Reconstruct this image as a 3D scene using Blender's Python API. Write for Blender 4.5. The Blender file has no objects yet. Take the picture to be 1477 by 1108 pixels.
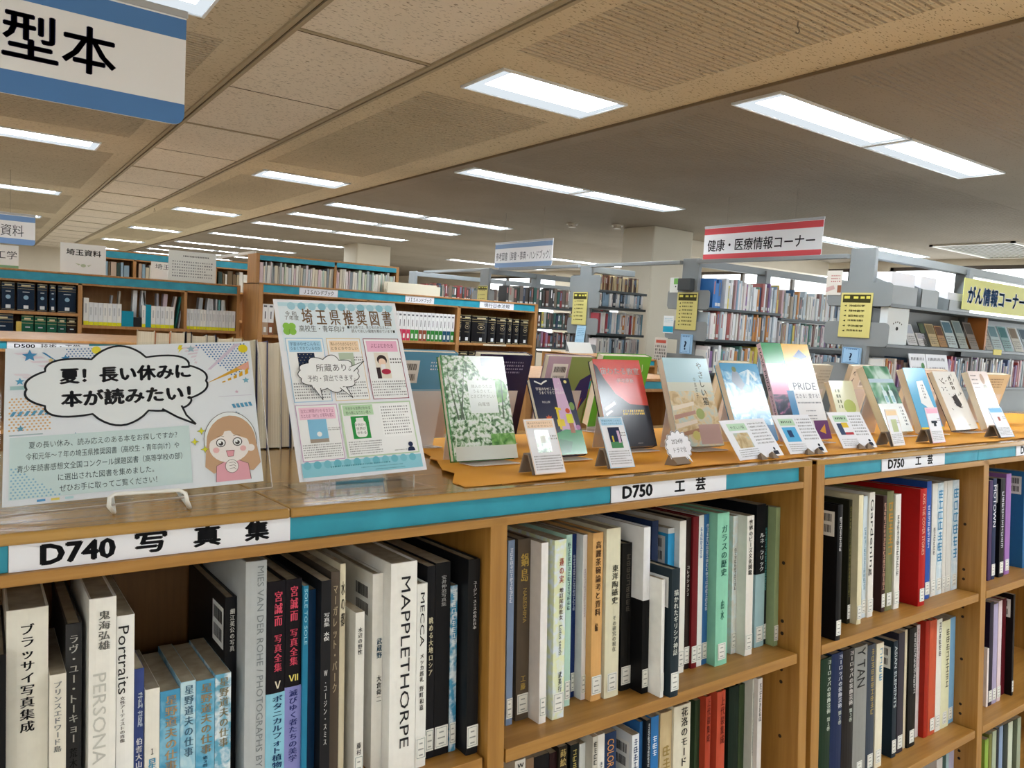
import bpy, bmesh, math, random
from mathutils import Matrix, Vector

random.seed(7)
SC = bpy.context.scene
COL = SC.collection
HC = 1.50                                   # eye height of the photographer above the floor

# ------------------------------------------------------------------ camera, sky, exposure
cam_d = bpy.data.cameras.new('camera')
cam = bpy.data.objects.new('camera', cam_d)
COL.objects.link(cam)
AX = ((0.82037, 0.00313, 0.57182), (-0.56853, -0.10289, 0.81621), (0.06140, -0.99469, -0.08263))
R = Matrix(((AX[0][0], -AX[0][1], -AX[0][2]), (AX[1][0], -AX[1][1], -AX[1][2]), (AX[2][0], -AX[2][1], -AX[2][2])))
cam.matrix_world = Matrix.Translation((0, 0, HC)) @ R.to_4x4()
cam_d.sensor_width = 36.0
cam_d.lens = 1094.68 / 1477 * 36.0
cam_d.clip_start = 0.05
SC.camera = cam

wd = bpy.data.worlds.new('daylight'); SC.world = wd; wd.use_nodes = True
bg = wd.node_tree.nodes['Background']
bg.inputs[0].default_value = (0.93, 0.97, 1.0, 1); bg.inputs[1].default_value = 2.0
SC.view_settings.view_transform = 'Standard'; SC.view_settings.look = 'None'
SC.view_settings.gamma = 1.0; SC.view_settings.use_curve_mapping = False
SC.view_settings.exposure = 1.36
LAMP = 15.0                                 # radiance of a lit fluorescent panel

# ------------------------------------------------------------------ frames
# the low display case and all it carries lean back a little (its shelves slope to the back)
LEAN = math.radians(4.6)
TF = Matrix.Translation((0, 0, HC)) @ Matrix.Rotation(-LEAN, 4, 'X')
TR = Matrix.Translation((0, 0, HC))
def T(x, y, z): return Matrix.Translation((x, y, z))
def RZ(a): return Matrix.Rotation(math.radians(a), 4, 'Z')
def RX(a): return Matrix.Rotation(math.radians(a), 4, 'X')
def RY(a): return Matrix.Rotation(math.radians(a), 4, 'Y')

# ------------------------------------------------------------------ materials
def lin(h):
    c = [int(h[i:i+2], 16) / 255 for i in (0, 2, 4)]
    return tuple(x / 12.92 if x <= 0.04045 else ((x + 0.055) / 1.055) ** 2.4 for x in c) + (1,)
MATS = {}
def newmat(name):
    m = bpy.data.materials.new(name); m.use_nodes = True
    nt = m.node_tree; return m, nt, nt.nodes['Principled BSDF']
def flat(h, rough=0.55, spec=0.5, name='ink'):
    k = (h, rough, spec, name)
    if k not in MATS:
        m, nt, b = newmat('%s_%s' % (name, h))
        b.inputs['Base Color'].default_value = lin(h); b.inputs['Roughness'].default_value = rough
        b.inputs['Specular IOR Level'].default_value = spec
        MATS[k] = m
    return MATS[k]
def nd(nt, t, **kw):
    n = nt.nodes.new(t)
    for k, v in kw.items():
        if k in n.inputs.keys(): n.inputs[k].default_value = v
        else: setattr(n, k, v)
    return n
def ramp(nt, src, stops, interp='LINEAR'):
    r = nt.nodes.new('ShaderNodeValToRGB'); r.color_ramp.interpolation = interp
    el = r.color_ramp.elements
    while len(el) < len(stops): el.new(0.5)
    for e, (p, c) in zip(el, stops): e.position = p; e.color = lin(c) if isinstance(c, str) else c
    nt.links.new(src, r.inputs[0]); return r
def coords(nt, scale=(1, 1, 1), kind='Object', rot=(0, 0, 0)):
    tc = nt.nodes.new('ShaderNodeTexCoord'); mp = nt.nodes.new('ShaderNodeMapping')
    mp.inputs['Scale'].default_value = scale; mp.inputs['Rotation'].default_value = rot
    nt.links.new(tc.outputs[kind], mp.inputs[0]); return mp.outputs[0]
def bump(nt, b, src, strength=0.2, dist=0.002):
    n = nd(nt, 'ShaderNodeBump', Strength=strength, Distance=dist)
    nt.links.new(src, n.inputs['Height']); nt.links.new(n.outputs[0], b.inputs['Normal']); return n

def wood(name, c1, c2, c3, rough, scale, spec=0.5):
    m, nt, b = newmat(name)
    co = coords(nt, scale)
    n1 = nd(nt, 'ShaderNodeTexNoise', Scale=1.0, Detail=7.0, Roughness=0.62); nt.links.new(co, n1.inputs['Vector'])
    r = ramp(nt, n1.outputs[0], [(0.3, c1), (0.5, c2), (0.72, c3)])
    nt.links.new(r.outputs[0], b.inputs['Base Color'])
    b.inputs['Roughness'].default_value = rough; b.inputs['Specular IOR Level'].default_value = spec
    bump(nt, b, n1.outputs[0], 0.12, 0.002)
    return m
WOOD_H = wood('beech_veneer', '94662a', 'a57634', 'b28443', 0.42, (3, 60, 60))
WOOD_V = wood('beech_veneer_upright', '94662a', 'a57634', 'b28443', 0.42, (60, 60, 3))
WOOD_TOP = wood('worn_varnished_top', '99733a', 'aa8244', 'b99150', 0.14, (2.2, 45, 45), 0.6)
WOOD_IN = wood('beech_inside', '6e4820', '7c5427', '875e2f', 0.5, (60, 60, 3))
WOOD_BG = wood('beech_far', '9c6c3a', 'ac7b45', 'b88a55', 0.5, (30, 30, 3))

def cloth_like(name, h, sc=900, st=0.35, rough=0.85):
    m, nt, b = newmat(name)
    b.inputs['Base Color'].default_value = lin(h); b.inputs['Roughness'].default_value = rough
    v = nd(nt, 'ShaderNodeTexNoise', Scale=sc, Detail=2.0); nt.links.new(coords(nt), v.inputs['Vector'])
    bump(nt, b, v.outputs[0], st, 0.0006); return m
def mottled(name, h1, h2, sc, rough=0.5):
    m, nt, b = newmat(name)
    v = nd(nt, 'ShaderNodeTexNoise', Scale=sc, Detail=4.0); nt.links.new(coords(nt), v.inputs['Vector'])
    r = ramp(nt, v.outputs[0], [(0.35, h1), (0.65, h2)]); nt.links.new(r.outputs[0], b.inputs['Base Color'])
    b.inputs['Roughness'].default_value = rough; return m
TEAL = mottled('teal_card', '168ba4', '2399b2', 14, 0.45)
PAPER = flat('e8eaf2', 0.6, 0.3, 'paper')
CREAM = flat('e6dfcc', 0.7, 0.2, 'page_paper')
ORANGE = cloth_like('orange_felt', 'e8a01e')
STEEL = mottled('grey_enamelled_steel', '7e8487', '868b8d', 3, 0.4)
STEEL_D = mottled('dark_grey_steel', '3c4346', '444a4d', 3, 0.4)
WALLM = mottled('painted_wall', 'c9bfad', 'd0c6b4', 2, 0.8)
PILM = mottled('painted_pillar', 'c6beac', 'ccc4b2', 1.5, 0.75)
WHITE_METAL = flat('e9e9e4', 0.35, 0.5, 'white_coated_wire')

def object_tint(name, rough, bumpy=0.0):
    m, nt, b = newmat(name)
    oi = nt.nodes.new('ShaderNodeObjectInfo')
    n = nd(nt, 'ShaderNodeTexNoise', Scale=60.0, Detail=3.0); nt.links.new(coords(nt), n.inputs['Vector'])
    mx = nd(nt, 'ShaderNodeMix', data_type='RGBA', blend_type='MULTIPLY'); mx.inputs[0].default_value = 0.25
    r = ramp(nt, n.outputs[0], [(0.3, (0.8, 0.8, 0.8, 1)), (0.6, (1, 1, 1, 1))])
    nt.links.new(oi.outputs['Color'], mx.inputs[6]); nt.links.new(r.outputs[0], mx.inputs[7])
    nt.links.new(mx.outputs[2], b.inputs['Base Color']); b.inputs['Roughness'].default_value = rough; b.inputs['Specular IOR Level'].default_value = 0.12
    return m
COVER = object_tint('book_cover_stock', 0.38)
def object_speckle(name, waves=False):
    m, nt, b = newmat(name)
    oi = nt.nodes.new('ShaderNodeObjectInfo')
    n = nd(nt, 'ShaderNodeTexNoise', Scale=70.0 if not waves else 28.0, Detail=5.0, Distortion=1.5 if waves else 0.3)
    nt.links.new(coords(nt), n.inputs['Vector'])
    r = ramp(nt, n.outputs[0], [(0.42, (0, 0, 0, 1)), (0.6, (1, 1, 1, 1))])
    mx = nd(nt, 'ShaderNodeMix', data_type='RGBA'); nt.links.new(r.outputs[0], mx.inputs[0])
    nt.links.new(oi.outputs['Color'], mx.inputs[6]); mx.inputs[7].default_value = lin('dde8ee') if not waves else lin('7fbcd8')
    nt.links.new(mx.outputs[2], b.inputs['Base Color']); b.inputs['Roughness'].default_value = 0.35
    return m
SPECK = object_speckle('speckled_print'); WAVES = object_speckle('rippled_water_print', True)
def vcol():
    m, nt, b = newmat('packed_spines')
    a = nd(nt, 'ShaderNodeVertexColor', layer_name='tint'); nt.links.new(a.outputs[0], b.inputs['Base Color'])
    b.inputs['Roughness'].default_value = 0.5; return m
VCOL = vcol()
def pages():
    m, nt, b = newmat('page_edges')
    w = nd(nt, 'ShaderNodeTexNoise', Scale=1.0, Detail=2.0); nt.links.new(coords(nt, (900, 6, 6)), w.inputs['Vector'])
    r = ramp(nt, w.outputs[0], [(0.3, 'ddd2bc'), (0.7, 'f4ecda')]); nt.links.new(r.outputs[0], b.inputs['Base Color'])
    b.inputs['Roughness'].default_value = 0.8; return m
PAGES = pages()
SHADED_PAGES = mottled('shaded_page_blocks', '9c917c', 'b0a692', 60, 0.85)  # page blocks of shelved books, the shade inside the case put into their colour
def clear(name, tint=(1, 1, 1, 1), base=0.02, haze=0.0, rough=0.03):
    m = bpy.data.materials.new(name); m.use_nodes = True; nt = m.node_tree; nt.nodes.clear()
    o = nt.nodes.new('ShaderNodeOutputMaterial'); t = nd(nt, 'ShaderNodeBsdfTransparent', Color=tint)
    g = nd(nt, 'ShaderNodeBsdfGlossy', Roughness=rough); f = nd(nt, 'ShaderNodeFresnel', IOR=1.35)
    ad = nd(nt, 'ShaderNodeMath', operation='ADD', use_clamp=True); ge = nt.nodes.new('ShaderNodeNewGeometry'); fr = nd(nt, 'ShaderNodeMath', operation='SUBTRACT'); fr.inputs[0].default_value = 1.0; nt.links.new(ge.outputs['Backfacing'], fr.inputs[1]); fm = nd(nt, 'ShaderNodeMath', operation='MULTIPLY'); nt.links.new(f.outputs[0], fm.inputs[0]); nt.links.new(fr.outputs[0], fm.inputs[1]); nt.links.new(fm.outputs[0], ad.inputs[0]); ad.inputs[1].default_value = base
    mx = nt.nodes.new('ShaderNodeMixShader'); nt.links.new(ad.outputs[0], mx.inputs[0])
    if haze:
        d = nd(nt, 'ShaderNodeBsdfDiffuse', Color=(0.93, 0.88, 0.87, 1)); m2 = nt.nodes.new('ShaderNodeMixShader'); m2.inputs[0].default_value = haze
        nt.links.new(t.outputs[0], m2.inputs[1]); nt.links.new(d.outputs[0], m2.inputs[2]); nt.links.new(m2.outputs[0], mx.inputs[1])
    else: nt.links.new(t.outputs[0], mx.inputs[1])
    nt.links.new(g.outputs[0], mx.inputs[2]); nt.links.new(mx.outputs[0], o.inputs[0]); return m
ACRYL = clear('clear_acrylic', (0.97, 0.98, 0.98, 1), 0.0)
ACRYL_EDGE = clear('acrylic_edge', (0.85, 0.88, 0.88, 1), 0.08, 0.45)
FROST = clear('frosted_acrylic', (0.96, 0.94, 0.94, 1), 0.0, 0.58, 0.2)
GLASS = clear('window_glass', (0.97, 0.99, 0.99, 1), 0.0)
def emis(name, col, s):
    m = bpy.data.materials.new(name); m.use_nodes = True; nt = m.node_tree; nt.nodes.clear()
    o = nt.nodes.new('ShaderNodeOutputMaterial'); e = nd(nt, 'ShaderNodeEmission', Color=col, Strength=s)
    nt.links.new(e.outputs[0], o.inputs[0]); return m
TUBE = emis('fluorescent_panel', (0.89, 0.955, 1.0, 1), LAMP)
REFL_GLOW = emis('lamp_diffuser', (0.86, 0.94, 1.0, 1), 0.34)  # reflector made to glow, in place of the tube light falling on it

# ------------------------------------------------------------------ mesh helpers
class MB:
    def __init__(s): s.v = []; s.f = []; s.mi = []; s.mats = []; s.sm = []
    def mat(s, m):
        if m not in s.mats: s.mats.append(m)
        return s.mats.index(m)
    def add(s, vs, fs, m, smooth=False):
        o = len(s.v); k = s.mat(m); s.v += [tuple(p) for p in vs]
        for f in fs: s.f.append(tuple(i + o for i in f)); s.mi.append(k); s.sm.append(smooth)
        return s
    def box(s, x0, x1, y0, y1, z0, z1, m):
        vs = [(x, y, z) for z in (z0, z1) for y in (y0, y1) for x in (x0, x1)]
        return s.add(vs, [(0, 2, 3, 1), (4, 5, 7, 6), (0, 1, 5, 4), (2, 6, 7, 3), (0, 4, 6, 2), (1, 3, 7, 5)], m)
    def rbox(s, x0, x1, y0, y1, z0, z1, m, r=0.003):
        bm = bmesh.new()
        vs = [bm.verts.new((x, y, z)) for z in (z0, z1) for y in (y0, y1) for x in (x0, x1)]
        for q in [(0, 2, 3, 1), (4, 5, 7, 6), (0, 1, 5, 4), (2, 6, 7, 3), (0, 4, 6, 2), (1, 3, 7, 5)]: bm.faces.new([vs[i] for i in q])
        bmesh.ops.bevel(bm, geom=list(bm.edges), offset=r, segments=2, affect='EDGES', profile=0.5)
        bm.verts.index_update(); s.add([v.co for v in bm.verts], [[v.index for v in f.verts] for f in bm.faces], m); bm.free(); return s
    def quad(s, a, b, c, d, m): return s.add([a, b, c, d], [(0, 1, 2, 3)], m)
    def prism(s, pts, y0, y1, m):           # outline in x,z pushed along y
        n = len(pts); vs = [(x, y0, z) for x, z in pts] + [(x, y1, z) for x, z in pts]
        fs = [tuple(range(n)), tuple(range(2 * n - 1, n - 1, -1))] + [(i, i + n, (i + 1) % n + n, (i + 1) % n) for i in range(n)]
        return s.add(vs, fs, m)
    def prism_x(s, pts, x0, x1, m):         # outline in y,z pushed along x
        n = len(pts); vs = [(x0, y, z) for y, z in pts] + [(x1, y, z) for y, z in pts]
        fs = [tuple(range(n - 1, -1, -1)), tuple(range(n, 2 * n))] + [(i, (i + 1) % n, (i + 1) % n + n, i + n) for i in range(n)]
        return s.add(vs, fs, m)
    def prism_z(s, pts, z0, z1, m):
        n = len(pts); vs = [(x, y, z0) for x, y in pts] + [(x, y, z1) for x, y in pts]
        fs = [tuple(range(n - 1, -1, -1)), tuple(range(n, 2 * n))] + [(i, (i + 1) % n, (i + 1) % n + n, i + n) for i in range(n)]
        return s.add(vs, fs, m)
    def tube(s, pts, r, m, n=8):
        pts = [Vector(p) for p in pts]; vs = []; fs = []
        for i, p in enumerate(pts):
            d = (pts[min(i + 1, len(pts) - 1)] - pts[max(i - 1, 0)]).normalized()
            a = d.orthogonal().normalized() if i == 0 else (a - d * a.dot(d)).normalized()
            b = d.cross(a)
            for k in range(n):
                t = 2 * math.pi * k / n; vs.append(p + (a * math.cos(t) + b * math.sin(t)) * r)
        for i in range(len(pts) - 1):
            for k in range(n): fs.append((i * n + k, i * n + (k + 1) % n, (i + 1) * n + (k + 1) % n, (i + 1) * n + k))
        fs.append(tuple(range(n - 1, -1, -1))); fs.append(tuple(range((len(pts) - 1) * n, len(pts) * n)))
        return s.add(vs, fs, m, True)
    def mesh(s, name):
        me = bpy.data.meshes.new(name); me.from_pydata(s.v, [], s.f)
        for m in s.mats: me.materials.append(m)
        me.polygons.foreach_set('material_index', s.mi); me.polygons.foreach_set('use_smooth', s.sm)
        me.update(); return me
def link(name, me, parent=None, M=None, color=None):
    o = bpy.data.objects.new(name, me); COL.objects.link(o)
    if parent is not None: o.parent = parent
    if M is not None:
        if parent is None: o.matrix_world = M
        else: o.matrix_local = M
    if color is not None: o.color = lin(color)
    return o
def build(name, mb, parent=None, M=None, color=None): return link(name, mb.mesh(name), parent, M, color)
def tag(o, label, cat, group=None, kind=None):
    if label: o['label'] = label
    if cat: o['category'] = cat
    if group: o['group'] = group
    if kind: o['kind'] = kind
    return o
def empty(name, M, label, cat, group=None): return tag(link(name, None, None, M), label, cat, group)
def struct(name, mb, M=None):
    o = build(name, mb, None, M); o['kind'] = 'structure'; o['category'] = name.split('_')[0]
    o['label'] = STRUCT_LABEL.get(name, 'plain part of the library room ' + name.replace('_', ' ')); return o
STRUCT_LABEL = {}

# ------------------------------------------------------------------ lettering (the built-in face of the program)
_cu = bpy.data.curves.new('lettering', 'FONT'); _cu.size = 1.0; _cu.resolution_u = 2
_fo = bpy.data.objects.new('lettering', _cu)
_gc = {}
def glyphs(t):
    if t not in _gc:
        _cu.body = t; me = bpy.data.meshes.new_from_object(_fo)
        _gc[t] = ([(v.co.x, v.co.y) for v in me.vertices], [tuple(p.vertices) for p in me.polygons])
        bpy.data.meshes.remove(me)
    return _gc[t]
def bbox(vs):
    xs = [p[0] for p in vs]; ys = [p[1] for p in vs]; return min(xs), max(xs), min(ys), max(ys)

class Print:
    """flat coloured shapes and lettering in a u (right), v (up) plane facing -y"""
    def __init__(s, y0=-0.0004, step=0.000012, rough=0.6): s.mb = MB(); s.y = y0; s.st = step; s.rough = rough
    def _put(s, pts, fs, c):
        s.y -= s.st; m = c if not isinstance(c, str) else flat(c, s.rough, 0.5 if s.rough < .3 else 0.15)
        s.mb.add([(u, s.y, v) for u, v in pts], fs, m); return s
    def poly(s, pts, c): return s._put(pts, [tuple(range(len(pts)))], c)
    def rect(s, u0, v0, u1, v1, c): return s.poly([(u0, v0), (u1, v0), (u1, v1), (u0, v1)], c)
    def frame(s, u0, v0, u1, v1, w, c):
        for r in ((u0, v0, u1, v0 + w), (u0, v1 - w, u1, v1), (u0, v0, u0 + w, v1), (u1 - w, v0, u1, v1)): s.rect(*r, c)
        return s
    def disc(s, u, v, r, c, n=14, ry=None):
        ry = ry or r; return s.poly([(u + r * math.cos(2 * math.pi * i / n), v + ry * math.sin(2 * math.pi * i / n)) for i in range(n)], c)
    def star(s, u, v, r, c, k=5, q=0.45):
        p = [(u + (r if i % 2 == 0 else r * q) * math.sin(math.pi * i / k), v + (r if i % 2 == 0 else r * q) * math.cos(math.pi * i / k)) for i in range(2 * k)]
        n = len(p); return s._put(p + [(u, v)], [(i, n, (i + 1) % n) for i in range(n)], c)
    def line(s, pts, w, c, closed=False):
        pts = list(pts)
        if closed: pts = pts + [pts[0]]
        vs = []; fs = []
        for i in range(len(pts)):
            a = pts[max(i - 1, 0)] if not closed or i else pts[-2]; b = pts[min(i + 1, len(pts) - 1)] if not closed or i < len(pts) - 1 else pts[1]
            dx, dy = b[0] - a[0], b[1] - a[1]; L = math.hypot(dx, dy) or 1
            ww = w(i / (len(pts) - 1)) if callable(w) else w
            nx, ny = -dy / L * ww / 2, dx / L * ww / 2
            vs += [(pts[i][0] + nx, pts[i][1] + ny), (pts[i][0] - nx, pts[i][1] - ny)]
        for i in range(len(pts) - 1): fs.append((2 * i + 1, 2 * i + 3, 2 * i + 2, 2 * i))
        return s._put(vs, fs, c)
    def dots(s, u0, v0, u1, v1, pitch, r, c, skew=0.0, keep=lambda a, b: True):
        vs = []; fs = []; j = 0; v = v0
        while v < v1:
            u = u0 + (pitch / 2 if j % 2 else 0)
            while u < u1:
                a = u + skew * (v - v0)
                if keep((u - u0) / (u1 - u0), (v - v0) / (v1 - v0)):
                    o = len(vs); vs += [(a + r * math.cos(math.pi * i / 3), v + r * math.sin(math.pi * i / 3)) for i in range(6)]; fs.append(tuple(range(o, o + 6)))
                u += pitch
            v += pitch * 0.8; j += 1
        return s._put(vs, fs, c) if vs else s
    def text(s, t, u, v, h, c, w=None, align='l', bold=0.0, slope=0.0):
        """line of writing; v = baseline, h = body height, w = width to fit"""
        vs, fs = glyphs(t)
        if not vs: return s
        x0, x1, _, _ = bbox(vs); sx = h if w is None else w / (x1 - x0); W = (x1 - x0) * sx
        ou = u - x0 * sx - (0 if align == 'l' else W / 2 if align == 'c' else W)
        pts = [(ou + p[0] * sx, v + p[1] * h + slope * (p[0] - x0) * sx) for p in vs]
        if bold:
            n = len(pts); P = []; F = []
            for k, (dx, dy) in enumerate(((-bold, 0), (bold, 0), (0, bold * .7), (0, -bold * .7))):
                P += [(p[0] + dx * h, p[1] + dy * h) for p in pts]; F += [tuple(i + k * n for i in f) for f in fs]
            pts, fs = P, F
        return s._put(pts, fs, c)
    def vtext(s, t, u, v0, v1, cw, c, bold=0.0):
        """writing that runs down from v0 to v1, character width cw, centred on u"""
        n = len(t); ch = (v0 - v1) / n; P = []; F = []
        for i, g in enumerate(t):
            if g in ' 　': continue
            vs, fs = glyphs(g)
            if not vs: continue
            rot = g in 'ー（）'; x0, x1, y0, y1 = bbox(vs); cx = (x0 + x1) / 2
            if g in '、。': cx = -0.1
            for dx in ((-bold, bold) if bold else (0,)):
                o = len(P)
                for p in vs:
                    a, b = p[0] - cx, p[1] - 0.37
                    if rot: a, b = b, -a
                    P.append((u + (a + dx) * cw, v0 - (i + 0.5) * ch + b * ch * 0.95))
                F += [tuple(j + o for j in f) for f in fs]
        return s._put(P, F, c) if P else s
    def rtext(s, t, u, v0, v1, cw, c, bold=0.0):
        """writing turned a quarter clockwise, running down from v0 to v1, cap height cw"""
        vs, fs = glyphs(t); x0, x1, y0, y1 = bbox(vs); sx = (v0 - v1) / (x1 - x0); P = []; F = []
        for dx in ((-bold, bold) if bold else (0,)):
            o = len(P); P += [(u + ((p[1] - 0.36) / 0.72 + dx) * cw, v0 - (p[0] - x0) * sx) for p in vs]; F += [tuple(i + o for i in f) for f in fs]
        return s._put(P, F, c)
    def bars(s, u0, v0, u1, v1, n, c, fill=0.45, ragged=True):
        """a block of print too small to read"""
        P = []; F = []; d = (v1 - v0) / n
        rnd = random.Random(int((u0 + v0 * 7) * 1e5))
        for i in range(n):
            y = v1 - (i + 0.75) * d; u = u0; end = u1 - (rnd.random() * 0.25 * (u1 - u0) if ragged and i % 4 == 3 else 0)
            cw = abs(d) * 0.75
            while u < end:
                k = cw * rnd.uniform(0.3, 0.72); o = len(P)
                P += [(u, y), (u + k, y), (u + k, y + d * fill), (u, y + d * fill)]; F.append((o, o + 1, o + 2, o + 3)); u += cw
        return s._put(P, F, c) if P else s
    def marks(s, u, v0, v1, cw, c, n=None):
        """a running column of characters too small to read"""
        n = n or max(2, int((v0 - v1) / (cw * 1.1))); ch = (v0 - v1) / n; rnd = random.Random(int(v0 * 1e5) + n); P = []; F = []
        def r(a, b, c_, d):
            o = len(P); P.extend([(a, b), (c_, b), (c_, d), (a, d)]); F.append((o, o + 1, o + 2, o + 3))
        for i in range(n):
            t = v0 - i * ch - ch * .08; w = cw / 2; k = rnd.choice((2, 3, 3)); st = ch * .11
            for j in range(k): y = t - ch * (.12 + .62 * j / max(k - 1, 1)); q_ = w * rnd.uniform(.55, 1); r(u - q_, y - st, u + q_, y)
            x = u + rnd.uniform(-.5, .5) * w; r(x - cw * .07, t - ch * .84, x + cw * .07, t - ch * .05)
            if rnd.random() < .5: x = u - w * .8; r(x - cw * .06, t - ch * .8, x + cw * .06, t - ch * .15)
        return s._put(P, F, c)
    def build(s, name, parent, M=None): return build(name, s.mb, parent, M)

def rounded(u0, v0, u1, v1, r, corners=(1, 1, 1, 1), n=5):
    pts = []
    for k, (cx, cy, a) in enumerate(((u1 - r, v0 + r, -90), (u1 - r, v1 - r, 0), (u0 + r, v1 - r, 90), (u0 + r, v0 + r, 180))):
        if corners[k]: pts += [(cx + r * math.cos(math.radians(a + 90 * i / n)), cy + r * math.sin(math.radians(a + 90 * i / n))) for i in range(n + 1)]
        else: pts.append(((u1, v0), (u1, v1), (u0, v1), (u0, v0))[k])
    return pts
def cloud(cu, cv, rx, ry, lobes=9, depth=0.16, n=10):
    """outline of a scalloped speech balloon"""
    pts = []
    for i in range(lobes):
        a0 = 2 * math.pi * i / lobes; a1 = 2 * math.pi * (i + 1) / lobes
        p0 = Vector((cu + rx * math.cos(a0), cv + ry * math.sin(a0))); p1 = Vector((cu + rx * math.cos(a1), cv + ry * math.sin(a1)))
        mid = (p0 + p1) / 2; out = (mid - Vector((cu, cv))); bulge = depth * (p1 - p0).length * 2
        out.normalize()
        for k in range(n):
            t = k / n; q = p0.lerp(p1, t) + out * bulge * math.sin(math.pi * t) ** 0.8; pts.append((q.x, q.y))
    return pts

# ------------------------------------------------------------------ the room
CZ = 1.2                                    # ceiling above the eye
STRUCT_LABEL.update(floor='grey carpet tile floor of the library', ceiling='speckled acoustic tile ceiling left of the light strip',
    wall_back='far beige wall at the end of the room', wall_left='left wall of the room', wall_right='right wall with the bright windows',
    wall_near='wall behind the photographer')
def ceiling_mat(name, h1, h2, speck, ribs):
    m, nt, b = newmat(name)
    co = coords(nt)
    n = nd(nt, 'ShaderNodeTexNoise', Scale=1.0, Detail=1.5, Roughness=0.5); nt.links.new(coords(nt, (42, 150, 1)), n.inputs['Vector'])
    big = nd(nt, 'ShaderNodeTexNoise', Scale=1.3, Detail=2.0); nt.links.new(co, big.inputs['Vector'])
    r0 = ramp(nt, big.outputs[0], [(0.3, h1), (0.7, h2)])
    r = ramp(nt, n.outputs[0], [(0.34, (0.3, 0.27, 0.22, 1)), (0.365, (1, 1, 1, 1))])
    mx = nd(nt, 'ShaderNodeMix', data_type='RGBA', blend_type='MULTIPLY'); mx.inputs[0].default_value = speck
    nt.links.new(r0.outputs[0], mx.inputs[6]); nt.links.new(r.outputs[0], mx.inputs[7])
    nt.links.new(mx.outputs[2], b.inputs['Base Color']); b.inputs['Roughness'].default_value = 0.9
    b.inputs['Specular IOR Level'].default_value = 0.15
    if ribs:
        w = nd(nt, 'ShaderNodeTexWave', Scale=1.0, bands_direction='Y'); w.inputs['Scale'].default_value = 1.0
        nt.links.new(coords(nt, (0, 9.0, 0)), w.inputs['Vector'])
        sx = nt.nodes.new('ShaderNodeSeparateXYZ'); nt.links.new(co, sx.inputs[0])
        def band(sock, lo, hi):
            a = nd(nt, 'ShaderNodeMath', operation='GREATER_THAN'); a.inputs[1].default_value = lo; nt.links.new(sock, a.inputs[0])
            c = nd(nt, 'ShaderNodeMath', operation='LESS_THAN'); c.inputs[1].default_value = hi; nt.links.new(sock, c.inputs[0])
            d = nd(nt, 'ShaderNodeMath', operation='MULTIPLY'); nt.links.new(a.outputs[0], d.inputs[0]); nt.links.new(c.outputs[0], d.inputs[1]); return d
        bx = band(sx.outputs[0], ribs[0], ribs[1])
        # the ribs pause at the rows that carry the lamps
        md = nd(nt, 'ShaderNodeMath', operation='PINGPONG'); md.inputs[1].default_value = ribs[3] / 2
        sh = nd(nt, 'ShaderNodeMath', operation='SUBTRACT'); sh.inputs[1].default_value = ribs[2]; nt.links.new(sx.outputs[1], sh.inputs[0]); nt.links.new(sh.outputs[0], md.inputs[0])
        gy = nd(nt, 'ShaderNodeMath', operation='GREATER_THAN'); gy.inputs[1].default_value = 0.42; nt.links.new(md.outputs[0], gy.inputs[0])
        m1 = nd(nt, 'ShaderNodeMath', operation='MULTIPLY'); nt.links.new(bx.outputs[0], m1.inputs[0]); nt.links.new(gy.outputs[0], m1.inputs[1])
        m2 = nd(nt, 'ShaderNodeMath', operation='MULTIPLY'); nt.links.new(m1.outputs[0], m2.inputs[0]); nt.links.new(w.outputs[0], m2.inputs[1])
        bump(nt, b, m2.outputs[0], 1.0 if ribs[0] < 3 else .5, 0.016)
    return m
C_LEFT = ceiling_mat('speckled_ribbed_tile', 'c4b79f', 'cdc0a8', 0.85, (-8, 0.9, 3.33, 3.6))
C_MID = ceiling_mat('speckled_ribbed_tile_mid', 'c9bb9f', 'd2c4a8', 0.85, (1.95, 2.78, 3.33, 3.6))
C_STRIP = ceiling_mat('smooth_speckled_panel', 'dcd2c2', 'e4dacb', 0.8, None)
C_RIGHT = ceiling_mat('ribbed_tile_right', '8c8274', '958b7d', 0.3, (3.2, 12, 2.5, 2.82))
struct('floor', MB().box(-8, 10.7, -5, 24, -0.1, 0, mottled('carpet_tile', 'b5aa9a', 'c2b8a8', 40, 0.95)))
struct('ceiling', MB().box(-8, 1.08, -5, 24, HC + CZ, HC + CZ + .1, C_LEFT))
STRUCT_LABEL['trim_1'] = 'smooth pale ceiling strip with joints running away to the left'
STRUCT_LABEL['trim_2'] = 'ribbed ceiling bay between the smooth strip and the step'
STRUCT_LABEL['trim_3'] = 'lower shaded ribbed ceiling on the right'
STRUCT_LABEL['trim_4'] = 'dark joints and edge rails of the smooth ceiling strip'
STRUCT_LABEL['trim_5'] = 'thin dark step edge along the ceiling'
struct('trim_1', MB().box(1.08, 1.78, -5, 24, HC + CZ, HC + CZ + .1, C_STRIP))
struct('trim_2', MB().box(1.78, 3.07, -5, 24, HC + CZ, HC + CZ + .1, C_MID))
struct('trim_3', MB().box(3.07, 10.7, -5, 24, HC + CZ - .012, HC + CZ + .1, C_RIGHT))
JOINT = flat('5a4c3a', 0.9, 0.1, 'joint_shadow_gap'); RAILM = flat('a4967c', 0.6, 0.3, 'painted_rail')
mb = MB(); zc = HC + CZ
for x in (1.08, 1.78):
    s = -1 if x < 1.4 else 1
    mb.box(x - .028, x - .006, -5, 24, zc - .012, zc, RAILM); mb.box(x + .006, x + .026, -5, 24, zc - .012, zc, RAILM); mb.box(x - .006, x + .006, -5, 24, zc - .003, zc, JOINT)
y = 3.37
while y > -5: y -= 2.25
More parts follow.
